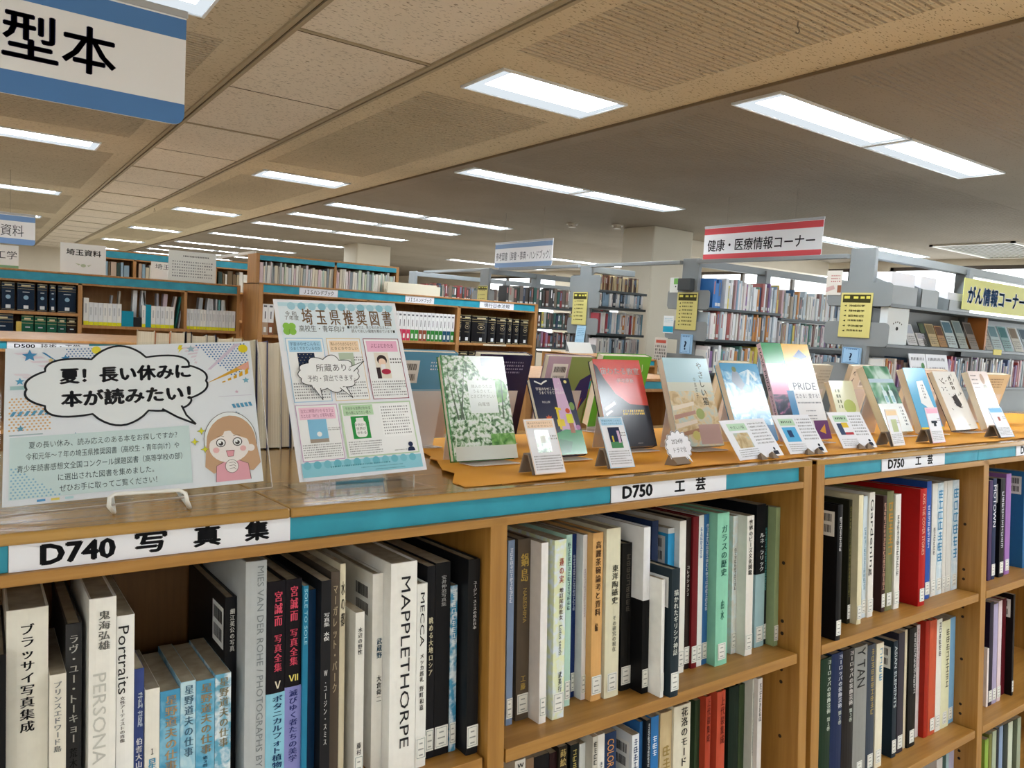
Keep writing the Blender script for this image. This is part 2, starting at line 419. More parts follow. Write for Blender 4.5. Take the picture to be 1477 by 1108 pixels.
while y < 24:
    mb.box(1.10, 1.76, y - .008, y + .008, zc - .003, zc, JOINT); mb.box(1.10, 1.76, y - .03, y - .01, zc - .006, zc, RAILM)
    mb.box(1.10, 1.76, y + 1.122, y + 1.127, zc - .002, zc, JOINT); y += 2.25
struct('trim_4', mb)
struct('trim_5', MB().box(3.064, 3.074, -5, 24, zc - .015, zc, flat('7b6c58', 0.8, 0.2, 'step_edge')))
struct('wall_back', MB().box(-8, 10.7, 24, 24.2, 0, zc, WALLM))
struct('wall_left', MB().box(-8.2, -8, -5, 24, 0, zc, WALLM))
struct('wall_near', MB().box(-8, 10.7, -5.2, -5, 0, zc, WALLM))
WX = 10.7; wz0, wz1 = 0.8, zc - 0.1
wins = [(-4.2, -1.2), (-0.6, 2.4), (3.0, 6.0), (6.6, 9.6), (10.2, 13.2), (13.8, 16.8)]
mb = MB().box(WX, WX + .2, -5, 24, 0, wz0, WALLM).box(WX, WX + .2, -5, 24, wz1, zc, WALLM)
yy = -5
for a, b in wins: mb.box(WX, WX + .2, yy, a, wz0, wz1, WALLM); yy = b
mb.box(WX, WX + .2, yy, 24, wz0, wz1, WALLM)
struct('wall_right', mb)
FRM = flat('4d443c', 0.5, 0.4, 'brown_window_frame')
for i, (a, b) in enumerate(wins):
    n = 'window_%d' % (i + 1); STRUCT_LABEL[n] = 'bright window number %d along the right wall' % (i + 1)
    mb = MB()
    for y in (a, (2 * a + b) / 3, (a + 2 * b) / 3, b - .05): mb.box(WX + .03, WX + .09, y, y + .05, wz0, wz1, FRM)
    for z in (wz0, wz1 - .05): mb.box(WX + .03, WX + .09, a, b, z, z + .05, FRM)
    w = struct(n, mb); build('window_pane', MB().box(WX + .055, WX + .06, a, b, wz0, wz1, GLASS), w)
STRUCT_LABEL['pillar'] = 'square beige pillar behind the grey shelves'; STRUCT_LABEL['pillar_far'] = 'distant beige pillar left of the grey shelves'
def pillar(name, x0, x1, y0, y1):
    o = build('pillar', MB().rbox(x0, x1, y0, y1, 0, zc, PILM, .02)); tag(o, STRUCT_LABEL[name], 'pillar', None, 'structure')
pillar('pillar', 6.31, 6.97, 6.36, 6.88); pillar('pillar_far', 5.35, 6.0, 12.6, 13.2)
mb = MB().box(7.4, 10.6, 6.9, 7.1, zc - .22, zc, WALLM)
STRUCT_LABEL['trim_6'] = 'shallow beam crossing the right ceiling'; struct('trim_6', mb)

# ------------------------------------------------------------------ ceiling lamps
REFL = flat('dfe4e8', 0.3, 0.5, 'lamp_reflector')
_lamp = {}
def lamp(x0, x1, y0, y1, z, label, group):
    w, d = round(x1 - x0, 2), round(y1 - y0, 2)
    root = empty('ceiling_light', T((x0 + x1) / 2, (y0 + y1) / 2, z), label, 'ceiling light', group)
    if (w, d) not in _lamp:
        a, b = w / 2, d / 2
        f = MB()
        for r in ((-a, a, -b, -b + .012), (-a, a, b - .012, b), (-a, -a + .012, -b, b), (a - .012, a, -b, b)): f.box(*r, -.012, 0.0, REFL)
        t = MB(); c, e = a - .02, b * 0.42
        i0, i1 = a - .012, b - .012
        t.box(-i0, i0, b * .3, i1, -.007, -.001, REFL_GLOW).box(-i0, -i0 + .05, -i1, b * .3, -.007, -.001, REFL_GLOW).box(i0 - .05, i0, -i1, b * .3, -.007, -.001, REFL_GLOW)
        g = MB().box(-i0 + .05, i0 - .05, -i1, b * .3, -.009, -.001, TUBE)
        _lamp[(w, d)] = (f.mesh('frame'), t.mesh('diffuser'), g.mesh('lamp_panel'))
    for n, me in zip(('frame', 'diffuser', 'lamp_panel'), _lamp[(w, d)]): link(n, me, root)
ZL = zc; ZR = zc - .012
ordn = ['first', 'second', 'third', 'fourth', 'fifth', 'sixth', 'seventh', 'eighth', 'ninth', 'tenth', 'eleventh', 'twelfth', 'thirteenth', 'fourteenth', 'fifteenth', 'sixteenth', 'seventeenth', 'eighteenth', 'nineteenth', 'twentieth', 'twenty first', 'twenty second', 'twenty third', 'twenty fourth', 'twenty fifth', 'twenty sixth', 'twenty seventh', 'twenty eighth', 'twenty ninth', 'thirtieth'] + ['%dth' % i for i in range(31, 80)]
k = 0
for y in (-0.47, 3.13, 6.9, 10.6, 14.3, 18.0, 21.7):
    vis = y > 2
    lamp(2.03, 2.84, y, y + .4, ZL, ('%s lamp back in the row of short lamps right of the smooth strip' % ordn[k]) if vis else 'short lamp above the photographer right of the smooth strip', 'short lamps right of the strip')
    if vis: lamp(-.45, .76, y, y + .38, ZL, ('%s lamp back in the row of lamps left of the smooth strip' % ordn[k]) if vis else 'lamp above the photographer left of the smooth strip', 'lamps left of the strip')
    if vis: k += 1
k = 0
for y in (-2.9, -0.3, 2.40, 5.22, 8.15, 9.45, 11.05, 13.6, 16.4, 18.2, 19.7, 21.6):
    vis = y > 2
    for j, x in enumerate((3.16, 4.38)):
        lamp(x, x + 1.2, y, y + .3, ZR, ('%s half of the %s double lamp back under the right ceiling' % (('left', 'right')[j], ordn[k])) if vis else 'lamp of a double row near the photographer', 'double lamps of the right ceiling')
    if vis: k += 1
for x, y in [(a_, b_) for a_ in (-5.8, -3.2) for b_ in (-1.6, .6, 3.13, 5.0, 6.9, 10.6)]: lamp(x, x + 1.2, y, y + .38, ZL, 'added unseen lamp left of the photographer, brightening the room', 'added unseen lamps over the left side')  # out-of-view lamps added to brighten the upright faces and the near ceiling
for x in (-5.6, -3.2, -.9, 1.95):
    for y in (-4.4, -3.3): lamp(x, x + 1.1, y, y + .38, ZL, 'added unseen lamp behind the photographer for fill light', 'added fill lamps behind the photographer')  # out-of-view fill lamps added to lift the light near the camera
k = 0
for y in (-0.3, 2.4, 5.22, 8.15, 11.05, 13.6):
    for j, x in enumerate((7.85, 9.07)):
        lamp(x, x + 1.2, y, y + .3, ZR, '%s lamp of the %s row over the window side shelves' % (('inner', 'outer')[j], ordn[k]), 'lamps over the window side')
    k += 1
vent = empty('ceiling_vent', T(10.0, 4.2, ZR), 'grey rectangular ceiling vent at the upper right edge', 'ceiling vent')
mb = MB()
for r in ((-.9, .6, -.45, -.41), (-.9, .6, .41, .45), (-.9, -.86, -.45, .45), (.56, .6, -.45, .45)): mb.box(*r, -.02, 0, flat('d6d2c8', .5, .4, 'vent_frame'))
build('frame', mb, vent)
mb = MB()
for i in range(14): mb.box(-.86, .56, -.4 + i * .06, -.375 + i * .06, -.012, -.002, flat('8a8678', .5, .4, 'vent_slat'))
build('slat_grille', mb, vent)
for i, (x, y) in enumerate(((5.70, 7.1), (6.05, 6.7))):
    r = empty('smoke_detector', T(x * 1.0, y, ZR), ('%s round smoke detector on the right ceiling' % ('left', 'right')[i]), 'smoke detector')
    for n, ra, z0, z1 in (('base', .07, -.015, 0), ('cap', .045, -.045, -.015)):
        build(n, MB().prism_z([(ra * math.cos(a * math.pi / 8), ra * math.sin(a * math.pi / 8)) for a in range(16)], z0, z1, flat('c9c2b4', .5, .4, 'detector_plastic')), r)
for i, (x, y, lab) in enumerate(((2.54, 1.88, 'small curled metal ceiling hook near the top right'), (1.86, 11.17, 'small metal ceiling hook beside the smooth strip'))):
    mb = MB().tube([(0, 0, 0), (0, 0, -.02)] + [(.012 * math.sin(a), 0, -.032 + .012 * math.cos(a)) for a in [t * .5 for t in range(0, 9)]], .0025, flat('6a5f50', .4, .5, 'hook_wire'), 6)
    tag(build('ceiling_hook', mb, None, T(x, y, zc)), lab, 'hook')

# ------------------------------------------------------------------ bookcases
def bookcase(M, label, x0, x1, depth, ztop, zbot, sides, dividers, shelf_z, bays, header=None, plates=(), strips=(), wh=WOOD_H, wv=WOOD_V, top=None, back=None, th=.022, name='low_bookcase', cat='bookcase', plinth=None, front_in=0.0, ovr=0.0, seam=None, holes=False):
    """x across, y into the case (front at 0), z heights; each board a part of its own"""
    r = empty(name, M, label, cat)
    for a, b in sides: build('side_panel', MB().rbox(a, b, 0, depth, zbot, ztop - (.0 if ovr == 0 else .014), wv, .0015), r)
    hz = header[1] if header else ztop - .02
    for a, b in dividers: build('divider_panel', MB().rbox(a, b, 0, depth, zbot, hz, wv, .0015), r)
    tt = MB()
    segs = [x0 - ovr, seam, x1 + ovr] if seam else [x0 - ovr, x1 + ovr]
    for a, b in zip(segs, segs[1:]): tt.rbox(a, b - (.0006 if b != segs[-1] else 0), -.001, depth, ztop - .014, ztop, top or wh, .003)
    build('top_board', tt, r)
    if header:
        h1, h0 = header
        hx0 = sides[0][1]; hx1 = sides[-1][0]
        build('header_rail', MB().rbox(hx0, hx1, 0, .02, h0 - .014, h0, wh, .0012).box(hx0, hx1, .012, .022, h0, ztop - .014, wh), r)
        for a, b in strips: build('header_strip', MB().rbox(a, b, .0095, .0118, h0 + .0006, ztop - .0142, TEAL, .0006), r)
        for a, b, items, rec in plates:
            p = build('section_label', MB().box(a, b, .0078, .0094, h0 + .0006, ztop - .0142, PAPER), r)
            q = Print(.0076)
            for t, u, v, h, w, bo in items: q.text(t, u, v, h, '16171c', w, 'l', bo)
            q.build('label_lettering', p)
    for a, b in bays:
        for z in shelf_z: build('shelf', MB().rbox(a + .004, b - .009, .001, depth / 2 if back is None else back, z - th, z, wh, .001), r)
    by = depth / 2 if back is None else back
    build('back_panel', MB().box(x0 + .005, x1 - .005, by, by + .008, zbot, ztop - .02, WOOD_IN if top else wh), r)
    if plinth is not None: build('plinth', MB().box(x0 + .01, x1 - .01, .03, depth - .02, plinth, zbot + .03, wv), r)
    if holes:
        mb = MB(); dk = flat('2e2013', .6, .3, 'peg_hole_shadow')
        for xs in holes:
            for sz in [z_ for z_ in shelf_z]:
                for dz in (.058, .030, -.052, -.080, .19):
                    for yy in (.047, .26): mb.prism_x([(yy + .0042 * math.cos(a * math.pi / 5), sz + dz + .0042 * math.sin(a * math.pi / 5)) for a in range(10)], xs - .0006, xs, dk)
        build('peg_hole_rows', mb, r)
    return r
FZ = -.188; FB = -1.338
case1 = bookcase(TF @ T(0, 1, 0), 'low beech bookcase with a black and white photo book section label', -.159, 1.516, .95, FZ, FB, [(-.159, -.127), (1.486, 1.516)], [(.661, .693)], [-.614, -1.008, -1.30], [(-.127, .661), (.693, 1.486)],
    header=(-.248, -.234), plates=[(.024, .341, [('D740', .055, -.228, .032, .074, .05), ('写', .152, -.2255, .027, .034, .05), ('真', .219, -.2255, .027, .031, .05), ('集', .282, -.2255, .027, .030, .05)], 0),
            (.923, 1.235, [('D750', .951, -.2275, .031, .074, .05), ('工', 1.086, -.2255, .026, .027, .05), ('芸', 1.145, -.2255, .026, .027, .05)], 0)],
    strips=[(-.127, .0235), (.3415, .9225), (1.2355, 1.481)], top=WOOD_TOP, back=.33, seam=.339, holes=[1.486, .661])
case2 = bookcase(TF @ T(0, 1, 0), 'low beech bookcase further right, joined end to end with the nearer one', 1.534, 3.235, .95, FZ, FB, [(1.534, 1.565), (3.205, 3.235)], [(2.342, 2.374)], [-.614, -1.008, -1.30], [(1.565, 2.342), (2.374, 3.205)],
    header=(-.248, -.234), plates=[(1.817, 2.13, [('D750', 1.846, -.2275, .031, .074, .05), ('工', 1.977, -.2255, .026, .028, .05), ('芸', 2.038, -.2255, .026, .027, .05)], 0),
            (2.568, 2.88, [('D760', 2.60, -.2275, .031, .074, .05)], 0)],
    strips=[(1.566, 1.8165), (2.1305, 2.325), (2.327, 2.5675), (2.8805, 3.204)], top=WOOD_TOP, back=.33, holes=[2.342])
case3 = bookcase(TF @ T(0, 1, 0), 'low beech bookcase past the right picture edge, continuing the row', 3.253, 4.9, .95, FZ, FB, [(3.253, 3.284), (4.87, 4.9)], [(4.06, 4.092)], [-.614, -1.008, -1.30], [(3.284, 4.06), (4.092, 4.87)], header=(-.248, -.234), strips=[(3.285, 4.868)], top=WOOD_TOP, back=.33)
# level feet under the leaning cases
for a, b, c in ((-.13, 1.49, case1), (1.56, 3.21, case2), (3.28, 4.87, case3)):
    inv = (TF @ T(0, 1, 0)).inverted()
    o = build('plinth', MB().box(a, b, 1.0, 1.78, 0.0, .09, WOOD_H), c); o.matrix_local = inv

# ------------------------------------------------------------------ books on the shelves
def book_shell(t, d, h, hard, m):
    b = .0022 if hard else .0006; ov = .003 if hard else 0.0; bl = min(.0016, t * .06) if hard else .0005
    b = min(b, t * .2)
    n = 4; sp = [(t * i / n, -bl * math.sin(math.pi * i / n) + .0) for i in range(n + 1)]
    out = [(0, d)] + sp + [(t, d), (t - b, d), (t - b, b), (b, b), (b, d)]
    return MB().prism_z(out, 0, h, m), MB().box(b, t - b, b, d - ov, ov, h - ov, SHADED_PAGES), bl
def shelf_book(M, t, h, d, color, label, group, runs, opt, band):
    hard = 'h' in opt
    m = WAVES if 'w' in opt else SPECK if 's' in opt else COVER
    shell, pg, bl = book_shell(t, d, h, hard, m)
    r = build('book', shell, None, M, color); tag(r, label, 'book', group)
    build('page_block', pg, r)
    if band:
        n = 4; e = .0003; sp = [(-e + (t + 2 * e) * i / n, -e - bl * math.sin(math.pi * i / n)) for i in range(n + 1)]
        o = [(-e, d)] + sp + [(t + e, d), (t, d), (t, 0)] + [(t * i / n, -bl * math.sin(math.pi * i / n)) for i in range(n - 1, 0, -1)] + [(0, 0), (0, d)]
        build('cover_band', MB().prism_z(o, .0002, band[1], COVER), r, None, band[0])
    if runs:
        q = Print(-bl - .0007)
        for tx, mode, z0, z1, c, wf, xc in runs:
            z0 = min(z0, h - .004); z1 = max(z1, .004)
            if mode == 'm': q.marks(t * xc, z0, z1, t * wf, c)
            elif mode == 'v': q.vtext(tx, t * xc, z0, z1, t * wf, c, .03)
            else: q.rtext(tx, t * xc, z0, z1, t * wf, c)
        q.build('spine_lettering', r)
    if 'L' in opt:
        q = Print(-bl - .0009); w = min(t - .0008, .024); u = (t - w) / 2; v0, v1 = .012, .047
        q.rect(u, v0, u + w, v1, 'e6e6e0')
        if w > .008:
            q.frame(u + w * .08, v0 + .0025, u + w * .92, v1 - .0025, .0007, '6d8486')
            for k, f in enumerate((.35, .55, .4)): q.rect(u + w * (.5 - f / 2), v1 - .011 - k * .009, u + w * (.5 + f / 2), v1 - .0088 - k * .009, '9a9d9a')
        q.build('call_number_label', r)
    if 'b' in opt:
        q = Print(0.0); w, hh = .06, .058
        q.rect(0, 0, w, hh, 'e9e9e6')
        for row in (0, 1):
            x = .006
            rnd = random.Random(len(label) + row)
            while x < w - .008:
                k = rnd.choice((.0008, .0015, .0022)); q.rect(x, .008 + row * .026, x + k, .026 + row * .026, '1c1c20'); x += k + rnd.choice((.0008, .0014))
        q.build('barcode_sticker', r, T(-.0003, .068, h - .075) @ RZ(-90))
    return r

BOOKS = [
(-0.614,'photo books on the left bay of the low case',[
(0.0077,0.0168,0.2826,0.030,'17171a','black book at the far left edge of the picture',[],'hp',None),
(0.0212,0.0432,0.3262,0.050,'e9e6da','thick off-white book with bold black katakana title, leftmost wide spine',[('ブラッサイ写真集成', 'v', 0.309, 0.18, '17171a', 0.36, 0.5)],'h',None),
(0.0649,0.0173,0.2469,0.035,'e4dfd2','short cream paperback with thin grey title beside thick off-white book',[('プリンスエドワード島', 'v', 0.239, 0.154, '777b7d', 0.5, 0.5)],'p',None),
(0.0831,0.0172,0.2986,0.055,'3a3a3c','dark grey book with outlined katakana title and silver top',[('ラヴ・ユー・トーキョー', 'v', 0.286, 0.152, 'c4c4c0', 0.62, 0.5), ('荒木', 'v', 0.147, 0.121, '17171a', 0.5, 0.5)],'h',None),
(0.1053,0.0292,0.3319,0.030,'efede6','white slipcased book with grey brushed title and pale Latin capitals',[('鬼海弘雄', 'v', 0.317, 0.268, '6e6e6a', 0.45, 0.55), ('PERSONA', 'r', 0.241, 0.131, 'c0bfb8', 0.5, 0.4)],'h',None),
(0.1357,0.0197,0.3048,0.035,'f1f0ec','white book with thin Latin lettering and tan page top',[('Portraits', 'r', 0.292, 0.208, '2a2a2a', 0.62, 0.4), ('女性アーティストの肖像', 'v', 0.205, 0.147, '66605c', 0.3, 0.35)],'p',None),
(0.1573,0.0115,0.2315,0.045,'3f4f8a','narrow blue and violet book with white lower title',[('武蔵', 'v', 0.203, 0.156, 'c8d4e8', 0.5, 0.6), ('伯耆大山', 'v', 0.144, 0.105, 'eeeef2', 0.7, 0.5)],'p',None),
(0.1686,0.0173,0.2042,0.040,'ebe8de','cream volume one of the nature photo set, shortest of the set',[('１', 'v', 0.13, 0.119, '444444', 0.3, 0.5), ('星', 'v', 0.117, 0.1, '3a9cc4', 0.6, 0.5)],'p',None),
(0.1863,0.0240,0.1977,0.040,'3d93bd','bright blue rippled volume of the nature photo set, left of white volume',[('星野道夫の仕事', 'v', 0.192, 0.093, 'b79a72', 0.62, 0.55)],'pw',None),
(0.2106,0.0186,0.2043,0.040,'bcdbe6','pale ice-blue volume of the nature photo set with dark blue title',[('星野道夫の仕事', 'v', 0.201, 0.105, '4a6e86', 0.62, 0.55)],'pw',None),
(0.2296,0.0235,0.2018,0.040,'4aa0c6','blue volume numbered three of the nature photo set',[('星野道夫の仕事', 'v', 0.201, 0.103, 'a08a66', 0.62, 0.55), ('第３巻', 'v', 0.101, 0.086, '1d3a55', 0.3, 0.5)],'pw',None),
(0.2535,0.0223,0.2048,0.040,'5fa6c4','blue and white speckled volume, rightmost of the nature photo set',[('星野道夫の仕事', 'v', 0.201, 0.106, '8e8468', 0.6, 0.55)],'ps',None),
(0.2725,0.0218,0.2953,0.075,'1b1b1e','black book with barcode sticker on cover behind blue set',[('細江英公の写真', 'v', 0.28, 0.22, 'd8d8d4', 0.42, 0.6)],'hb',None),
(0.2853,0.0314,0.3513,0.035,'b4b9bb','tall silver-grey book with faint running Latin capitals',[('MIES VAN DER ROHE / PHOTOGRAPHS BY', 'r', 0.344, 0.069, '7f8587', 0.32, 0.7)],'h',None),
(0.3188,0.0258,0.3197,0.035,'17141a','black and light-blue book with pink title, left of the pair',[('宮誠而', 'v', 0.307, 0.257, 'e0566e', 0.45, 0.6), ('写真全集', 'v', 0.247, 0.194, 'e0566e', 0.42, 0.6), ('Ｖ', 'v', 0.184, 0.169, 'e8dfc8', 0.45, 0.6), ('ボタニカルフォト植物', 'v', 0.162, 0.06, '20406a', 0.55, 0.6)],'h',('8cc6dc', 0.165)),
(0.3452,0.0234,0.3192,0.035,'17141a','black and periwinkle book with pink title, right of the pair',[('宮誠而', 'v', 0.311, 0.26, 'e0566e', 0.5, 0.5), ('写真全集', 'v', 0.251, 0.198, 'e0566e', 0.5, 0.5), ('Ⅶ', 'v', 0.188, 0.175, 'e8d878', 0.5, 0.5), ('滅びゆく者たちの美学', 'v', 0.165, 0.063, '2c3470', 0.55, 0.5)],'h',('8a8cc8', 0.169)),
(0.3676,0.0077,0.3086,0.030,'2b7fa3','very thin teal-blue book with pale lettering',[('SOLE TO SOLE', 'r', 0.306, 0.226, '9fd0e0', 0.6, 0.5)],'p',None),
(0.3829,0.0119,0.2959,0.050,'16395c','thin dark navy book beside thin teal-blue book',[],'p',None),
(0.3936,0.0150,0.3116,0.030,'242427','black paperback with white title and grey page top',[('写真集\u3000水俣', 'v', 0.266, 0.225, 'ececec', 0.6, 0.55), ('Ｗ．ユージン・スミス', 'v', 0.185, 0.075, 'd0d0d0', 0.35, 0.5)],'p',None),
(0.4146,0.0134,0.3184,0.045,'5b5046','dark brown book with torn cream top edge',[('マーガレット・バーク', 'v', 0.301, 0.14, 'b9a98c', 0.55, 0.5)],'p',None),
(0.4283,0.0084,0.3285,0.045,'ddd3b8','thin cream book with dark brush title',[('水の都', 'v', 0.304, 0.235, '3a342c', 0.7, 0.5)],'p',None),
(0.4467,0.0141,0.2575,0.030,'e3e1da','short pale book with small grey title under barcoded cover',[('水辺の野性', 'v', 0.236, 0.195, '3c3c3c', 0.5, 0.5), ('藤村久', 'v', 0.066, 0.037, '4c4c4c', 0.5, 0.5)],'pL',None),
(0.4847,0.0227,0.3031,0.055,'eceae4','white book with barcoded cover and blue title beside widest white book',[('武蔵野', 'v', 0.205, 0.173, '25506a', 0.5, 0.65), ('大倉舜二', 'v', 0.148, 0.106, '17171a', 0.45, 0.65)],'hb',None),
(0.4972,0.0479,0.3216,0.030,'efeee9','widest white book with giant black serif capitals down the spine',[('MAPPLETHORPE', 'r', 0.3, 0.039, '26262a', 0.36, 0.56)],'h',None),
(0.5465,0.0181,0.2846,0.030,'ebebe7','white book with bold black Latin letters and silver page top',[('MECCA', 'r', 0.271, 0.188, '17171a', 0.42, 0.5), ('メッカ巡礼', 'v', 0.177, 0.132, '303030', 0.4, 0.5), ('野町和嘉', 'v', 0.127, 0.088, '303030', 0.4, 0.5)],'hL',None),
(0.5727,0.0145,0.3052,0.045,'1c1c20','black book with cream title between two white-lettered neighbours',[('眺める大地ロシア', 'v', 0.225, 0.131, 'd8d0b0', 0.55, 0.5)],'pL',None),
(0.5875,0.0268,0.3082,0.045,'18181b','black book with grey lettering left of the blue patterned spine',[('安井仲治写真集', 'v', 0.288, 0.238, 'a8a8a8', 0.35, 0.55)],'pL',None),
(0.6156,0.0123,0.2683,0.045,'3b8fb8','thin blue and white patterned book near the upright',[('', 'm', 0.263, 0.173, 'eef4f8', 0.7, 0.5)],'psL',None),
(0.6326,0.0215,0.3129,0.020,'1a1a1c','black book in worn clear jacket, last before the upright',[('ユージン・スミスの見た日本', 'v', 0.279, 0.201, 'cfcfcf', 0.32, 0.55)],'hL',None),
]),
(-0.614,'craft books on the middle bay upper shelf',[
(0.7431,0.0133,0.3218,0.069,'7f93b3','thin blue-grey book tucked behind the left upright',[('', 'm', 0.309, 0.213, 'e6ebf2', 0.5, 0.5)],'pL',None),
(0.7671,0.0278,0.3201,0.074,'5c5145','brown book with large gold two-character title',[('鍋島', 'v', 0.296, 0.243, 'c8aa5a', 0.62, 0.5), ('NABESHIMA', 'r', 0.233, 0.172, 'b59a55', 0.3, 0.55), ('工藤', 'v', 0.08, 0.053, 'c8aa5a', 0.4, 0.5)],'hL',None),
(0.7946,0.0152,0.3163,0.043,'eceae8','plain white book showing its whole white cover',[],'pL',None),
(0.8235,0.0258,0.3179,0.042,'dfe6bd','pale green book with lotus pattern and red title',[('蓮の実', 'v', 0.286, 0.24, 'b04a3a', 0.4, 0.6), ('増訂尾形乾女', 'v', 0.233, 0.175, '5a3a34', 0.35, 0.6), ('Lotus seeds', 'r', 0.166, 0.113, '405060', 0.3, 0.6), ('武英行', 'v', 0.084, 0.047, '17171a', 0.3, 0.6)],'psL',None),
(0.8752,0.0131,0.3161,0.073,'b9dcd0','thin white and mint book with teal foot',[('', 'm', 0.303, 0.177, '3f5f66', 0.6, 0.5)],'pL',None),
(0.9089,0.0124,0.3093,0.097,'1f3268','thin navy book among pale spines',[('', 'm', 0.271, 0.165, 'c0c8e0', 0.6, 0.5)],'pL',None),
(0.9166,0.0161,0.3103,0.078,'e6e4e6','thin white book with yellow-green cover side',[('', 'm', 0.247, 0.156, 'a898a8', 0.4, 0.5)],'pL',None),
(0.9200,0.0312,0.3149,0.063,'dfae70','orange-tan book with brown brush title',[('高麗茶碗論考と資料', 'v', 0.3, 0.158, '4a3422', 0.52, 0.5), ('編', 'v', 0.147, 0.129, '4a3422', 0.3, 0.4)],'hL',None),
(0.9595,0.0353,0.3206,0.058,'e4e0c6','cream hardback with dotted long title',[('東洋陶磁史', 'v', 0.252, 0.176, '4a4a40', 0.45, 0.6), ('その研究の現在', 'v', 0.155, 0.086, '77776a', 0.28, 0.6)],'hL',None),
(1.0085,0.0275,0.2852,0.067,'1b1a19','short black book with small gilt mark',[('', 'm', 0.266, 0.153, '5a544c', 0.42, 0.6)],'hL',None),
(1.0323,0.0215,0.3194,0.036,'e9eaee','black book with tall white wraparound sleeve',[],'hL',('141416', 0.179)),
(1.0888,0.0184,0.3202,0.070,'1d2b4a','dark blue book behind the white-sleeved book',[],'p',None),
(1.1469,0.0193,0.2976,0.080,'cfd3d4','grey book with bright blue spine sticker and barcode',[],'b',('3aa0d8', 0.287)),
(1.0493,0.0102,0.2244,0.004,'efefec','slim white book pulled to the shelf edge',[],'pL',None),
(1.0680,0.0237,0.2439,-0.006,'26323a','dark patterned book on Greek art pulled to shelf edge with barcode',[('描かれたギリシア神話', 'v', 0.205, 0.079, 'd9dcd6', 0.55, 0.5)],'hbL',None),
(1.1649,0.0191,0.3132,0.066,'ecebe4','tall white paperback behind the dark patterned book',[],'pL',None),
(1.1932,0.0185,0.3155,0.074,'2b1f1c','thin dark brown book with white katakana',[('コレクション2', 'v', 0.217, 0.152, 'd8d4cc', 0.5, 0.5)],'pL',None),
(1.2063,0.0191,0.3173,0.069,'6e1c22','thin dark red book on the middle bay',[],'hL',None),
(1.2271,0.0155,0.3184,0.070,'e8eaea','thin white book with blue title card between red and blue spines',[('', 'm', 0.294, 0.228, '3a70a8', 0.5, 0.5)],'pL',None),
(1.2459,0.0218,0.3186,0.072,'3b6ea6','blue and white book left of mint green book',[('', 'm', 0.299, 0.114, 'd6e2ee', 0.55, 0.7)],'pL',None),
(1.2492,0.0451,0.3226,0.050,'8fd0b4','mint green hardback with dark green title, widest on its shelf',[('ガラスの歴史', 'v', 0.297, 0.188, '1f5a4e', 0.5, 0.55), ('由水', 'v', 0.14, 0.095, '2f6a5a', 0.3, 0.5)],'hL',None),
(1.3475,0.0228,0.3039,0.078,'dcdcd8','white spine with blue floral cover beside mint hardback',[('', 'm', 0.234, 0.141, '444444', 0.45, 0.5)],'psL',None),
(1.3568,0.0283,0.3064,0.054,'e8e5de','white book with dark title and black motif on cover',[('世界のビーズ文化図鑑', 'v', 0.298, 0.176, '2c2c2c', 0.55, 0.5)],'pL',None),
(1.4227,0.0322,0.3225,0.074,'15171c','tall black book with white katakana and pale blue cover art',[('ルネ・ラリック', 'v', 0.259, 0.17, 'e2e6ea', 0.5, 0.6)],'pL',('9fc0c8', 0.165)),
(1.4612,0.0169,0.3172,0.078,'181c1e','thin black book with teal lettering beside tall black book',[('', 'm', 0.268, 0.124, '4f9a98', 0.6, 0.5)],'pL',None),
(1.4633,0.0215,0.3151,0.057,'93a57c','sage green book, last before the double upright',[],'pL',None),
]),
(-1.008,'craft books on the middle bay second shelf',[
(0.7508,0.0221,0.3379,0.050,'e4e2da','white book with letter W at top of lower middle shelf',[('Ｗ', 'v', 0.336, 0.324, '17171a', 0.6, 0.5)],'p',None),
(0.7817,0.0167,0.3289,0.060,'8a7058','brown book right of the white W spine',[],'p',None),
(0.7998,0.0326,0.3268,0.060,'16161a','black book with worn corner on lower middle shelf',[],'p',None),
(0.8339,0.0175,0.3241,0.060,'2a1618','dark maroon book with stacked small lettering',[],'p',None),
(0.8487,0.0209,0.3326,0.055,'2b241c','black book with gold framed brush title',[('蒔絵', 'v', 0.332, 0.296, 'c8b070', 0.7, 0.5)],'p',None),
(0.8818,0.0198,0.3257,0.060,'1a1e1e','black book with mustard letters',[('', 'm', 0.318, 0.282, 'b8a860', 0.5, 0.5)],'p',None),
(0.9118,0.0204,0.3159,0.070,'dfe3e2','white book with black label box left of slate spine',[],'p',None),
(0.9179,0.0187,0.3334,0.050,'c8c4b8','pale grey book with dark emblem on lower middle shelf',[('', 'm', 0.325, 0.28, '3c3c3c', 0.7, 0.5)],'p',None),
(0.9381,0.0173,0.3336,0.050,'e6e4de','white paperback left of navy COLOR book',[('', 'm', 0.283, 0.268, '3a4a5a', 0.5, 0.5)],'p',None),
(0.9615,0.0283,0.3279,0.055,'24385c','navy book with bright multicolour capitals',[('COLOR', 'r', 0.316, 0.262, 'd89a58', 0.6, 0.5)],'p',None),
(1.0269,0.0185,0.3100,0.050,'e2e6ea','white book with navy title and barcoded cover on lower shelf',[('', 'm', 0.304, 0.244, '1e3a66', 0.6, 0.5)],'b',None),
(1.0666,0.0115,0.3183,0.070,'2f66a0','thin cobalt book on lower middle shelf',[],'p',None),
(1.0698,0.0163,0.3229,0.060,'1a2028','thin dark book with light katakana on lower middle shelf',[('', 'm', 0.317, 0.23, 'cfd4d8', 0.5, 0.5)],'p',None),
(1.0869,0.0214,0.3257,0.060,'2f74b4','blue book with white brush characters on lower middle shelf',[('', 'm', 0.289, 0.247, 'e2eef4', 0.6, 0.5)],'p',None),
(1.1139,0.0339,0.3272,0.060,'c9b48c','beige book with faded gold title',[('', 'm', 0.263, 0.212, 'a08850', 0.65, 0.5)],'h',None),
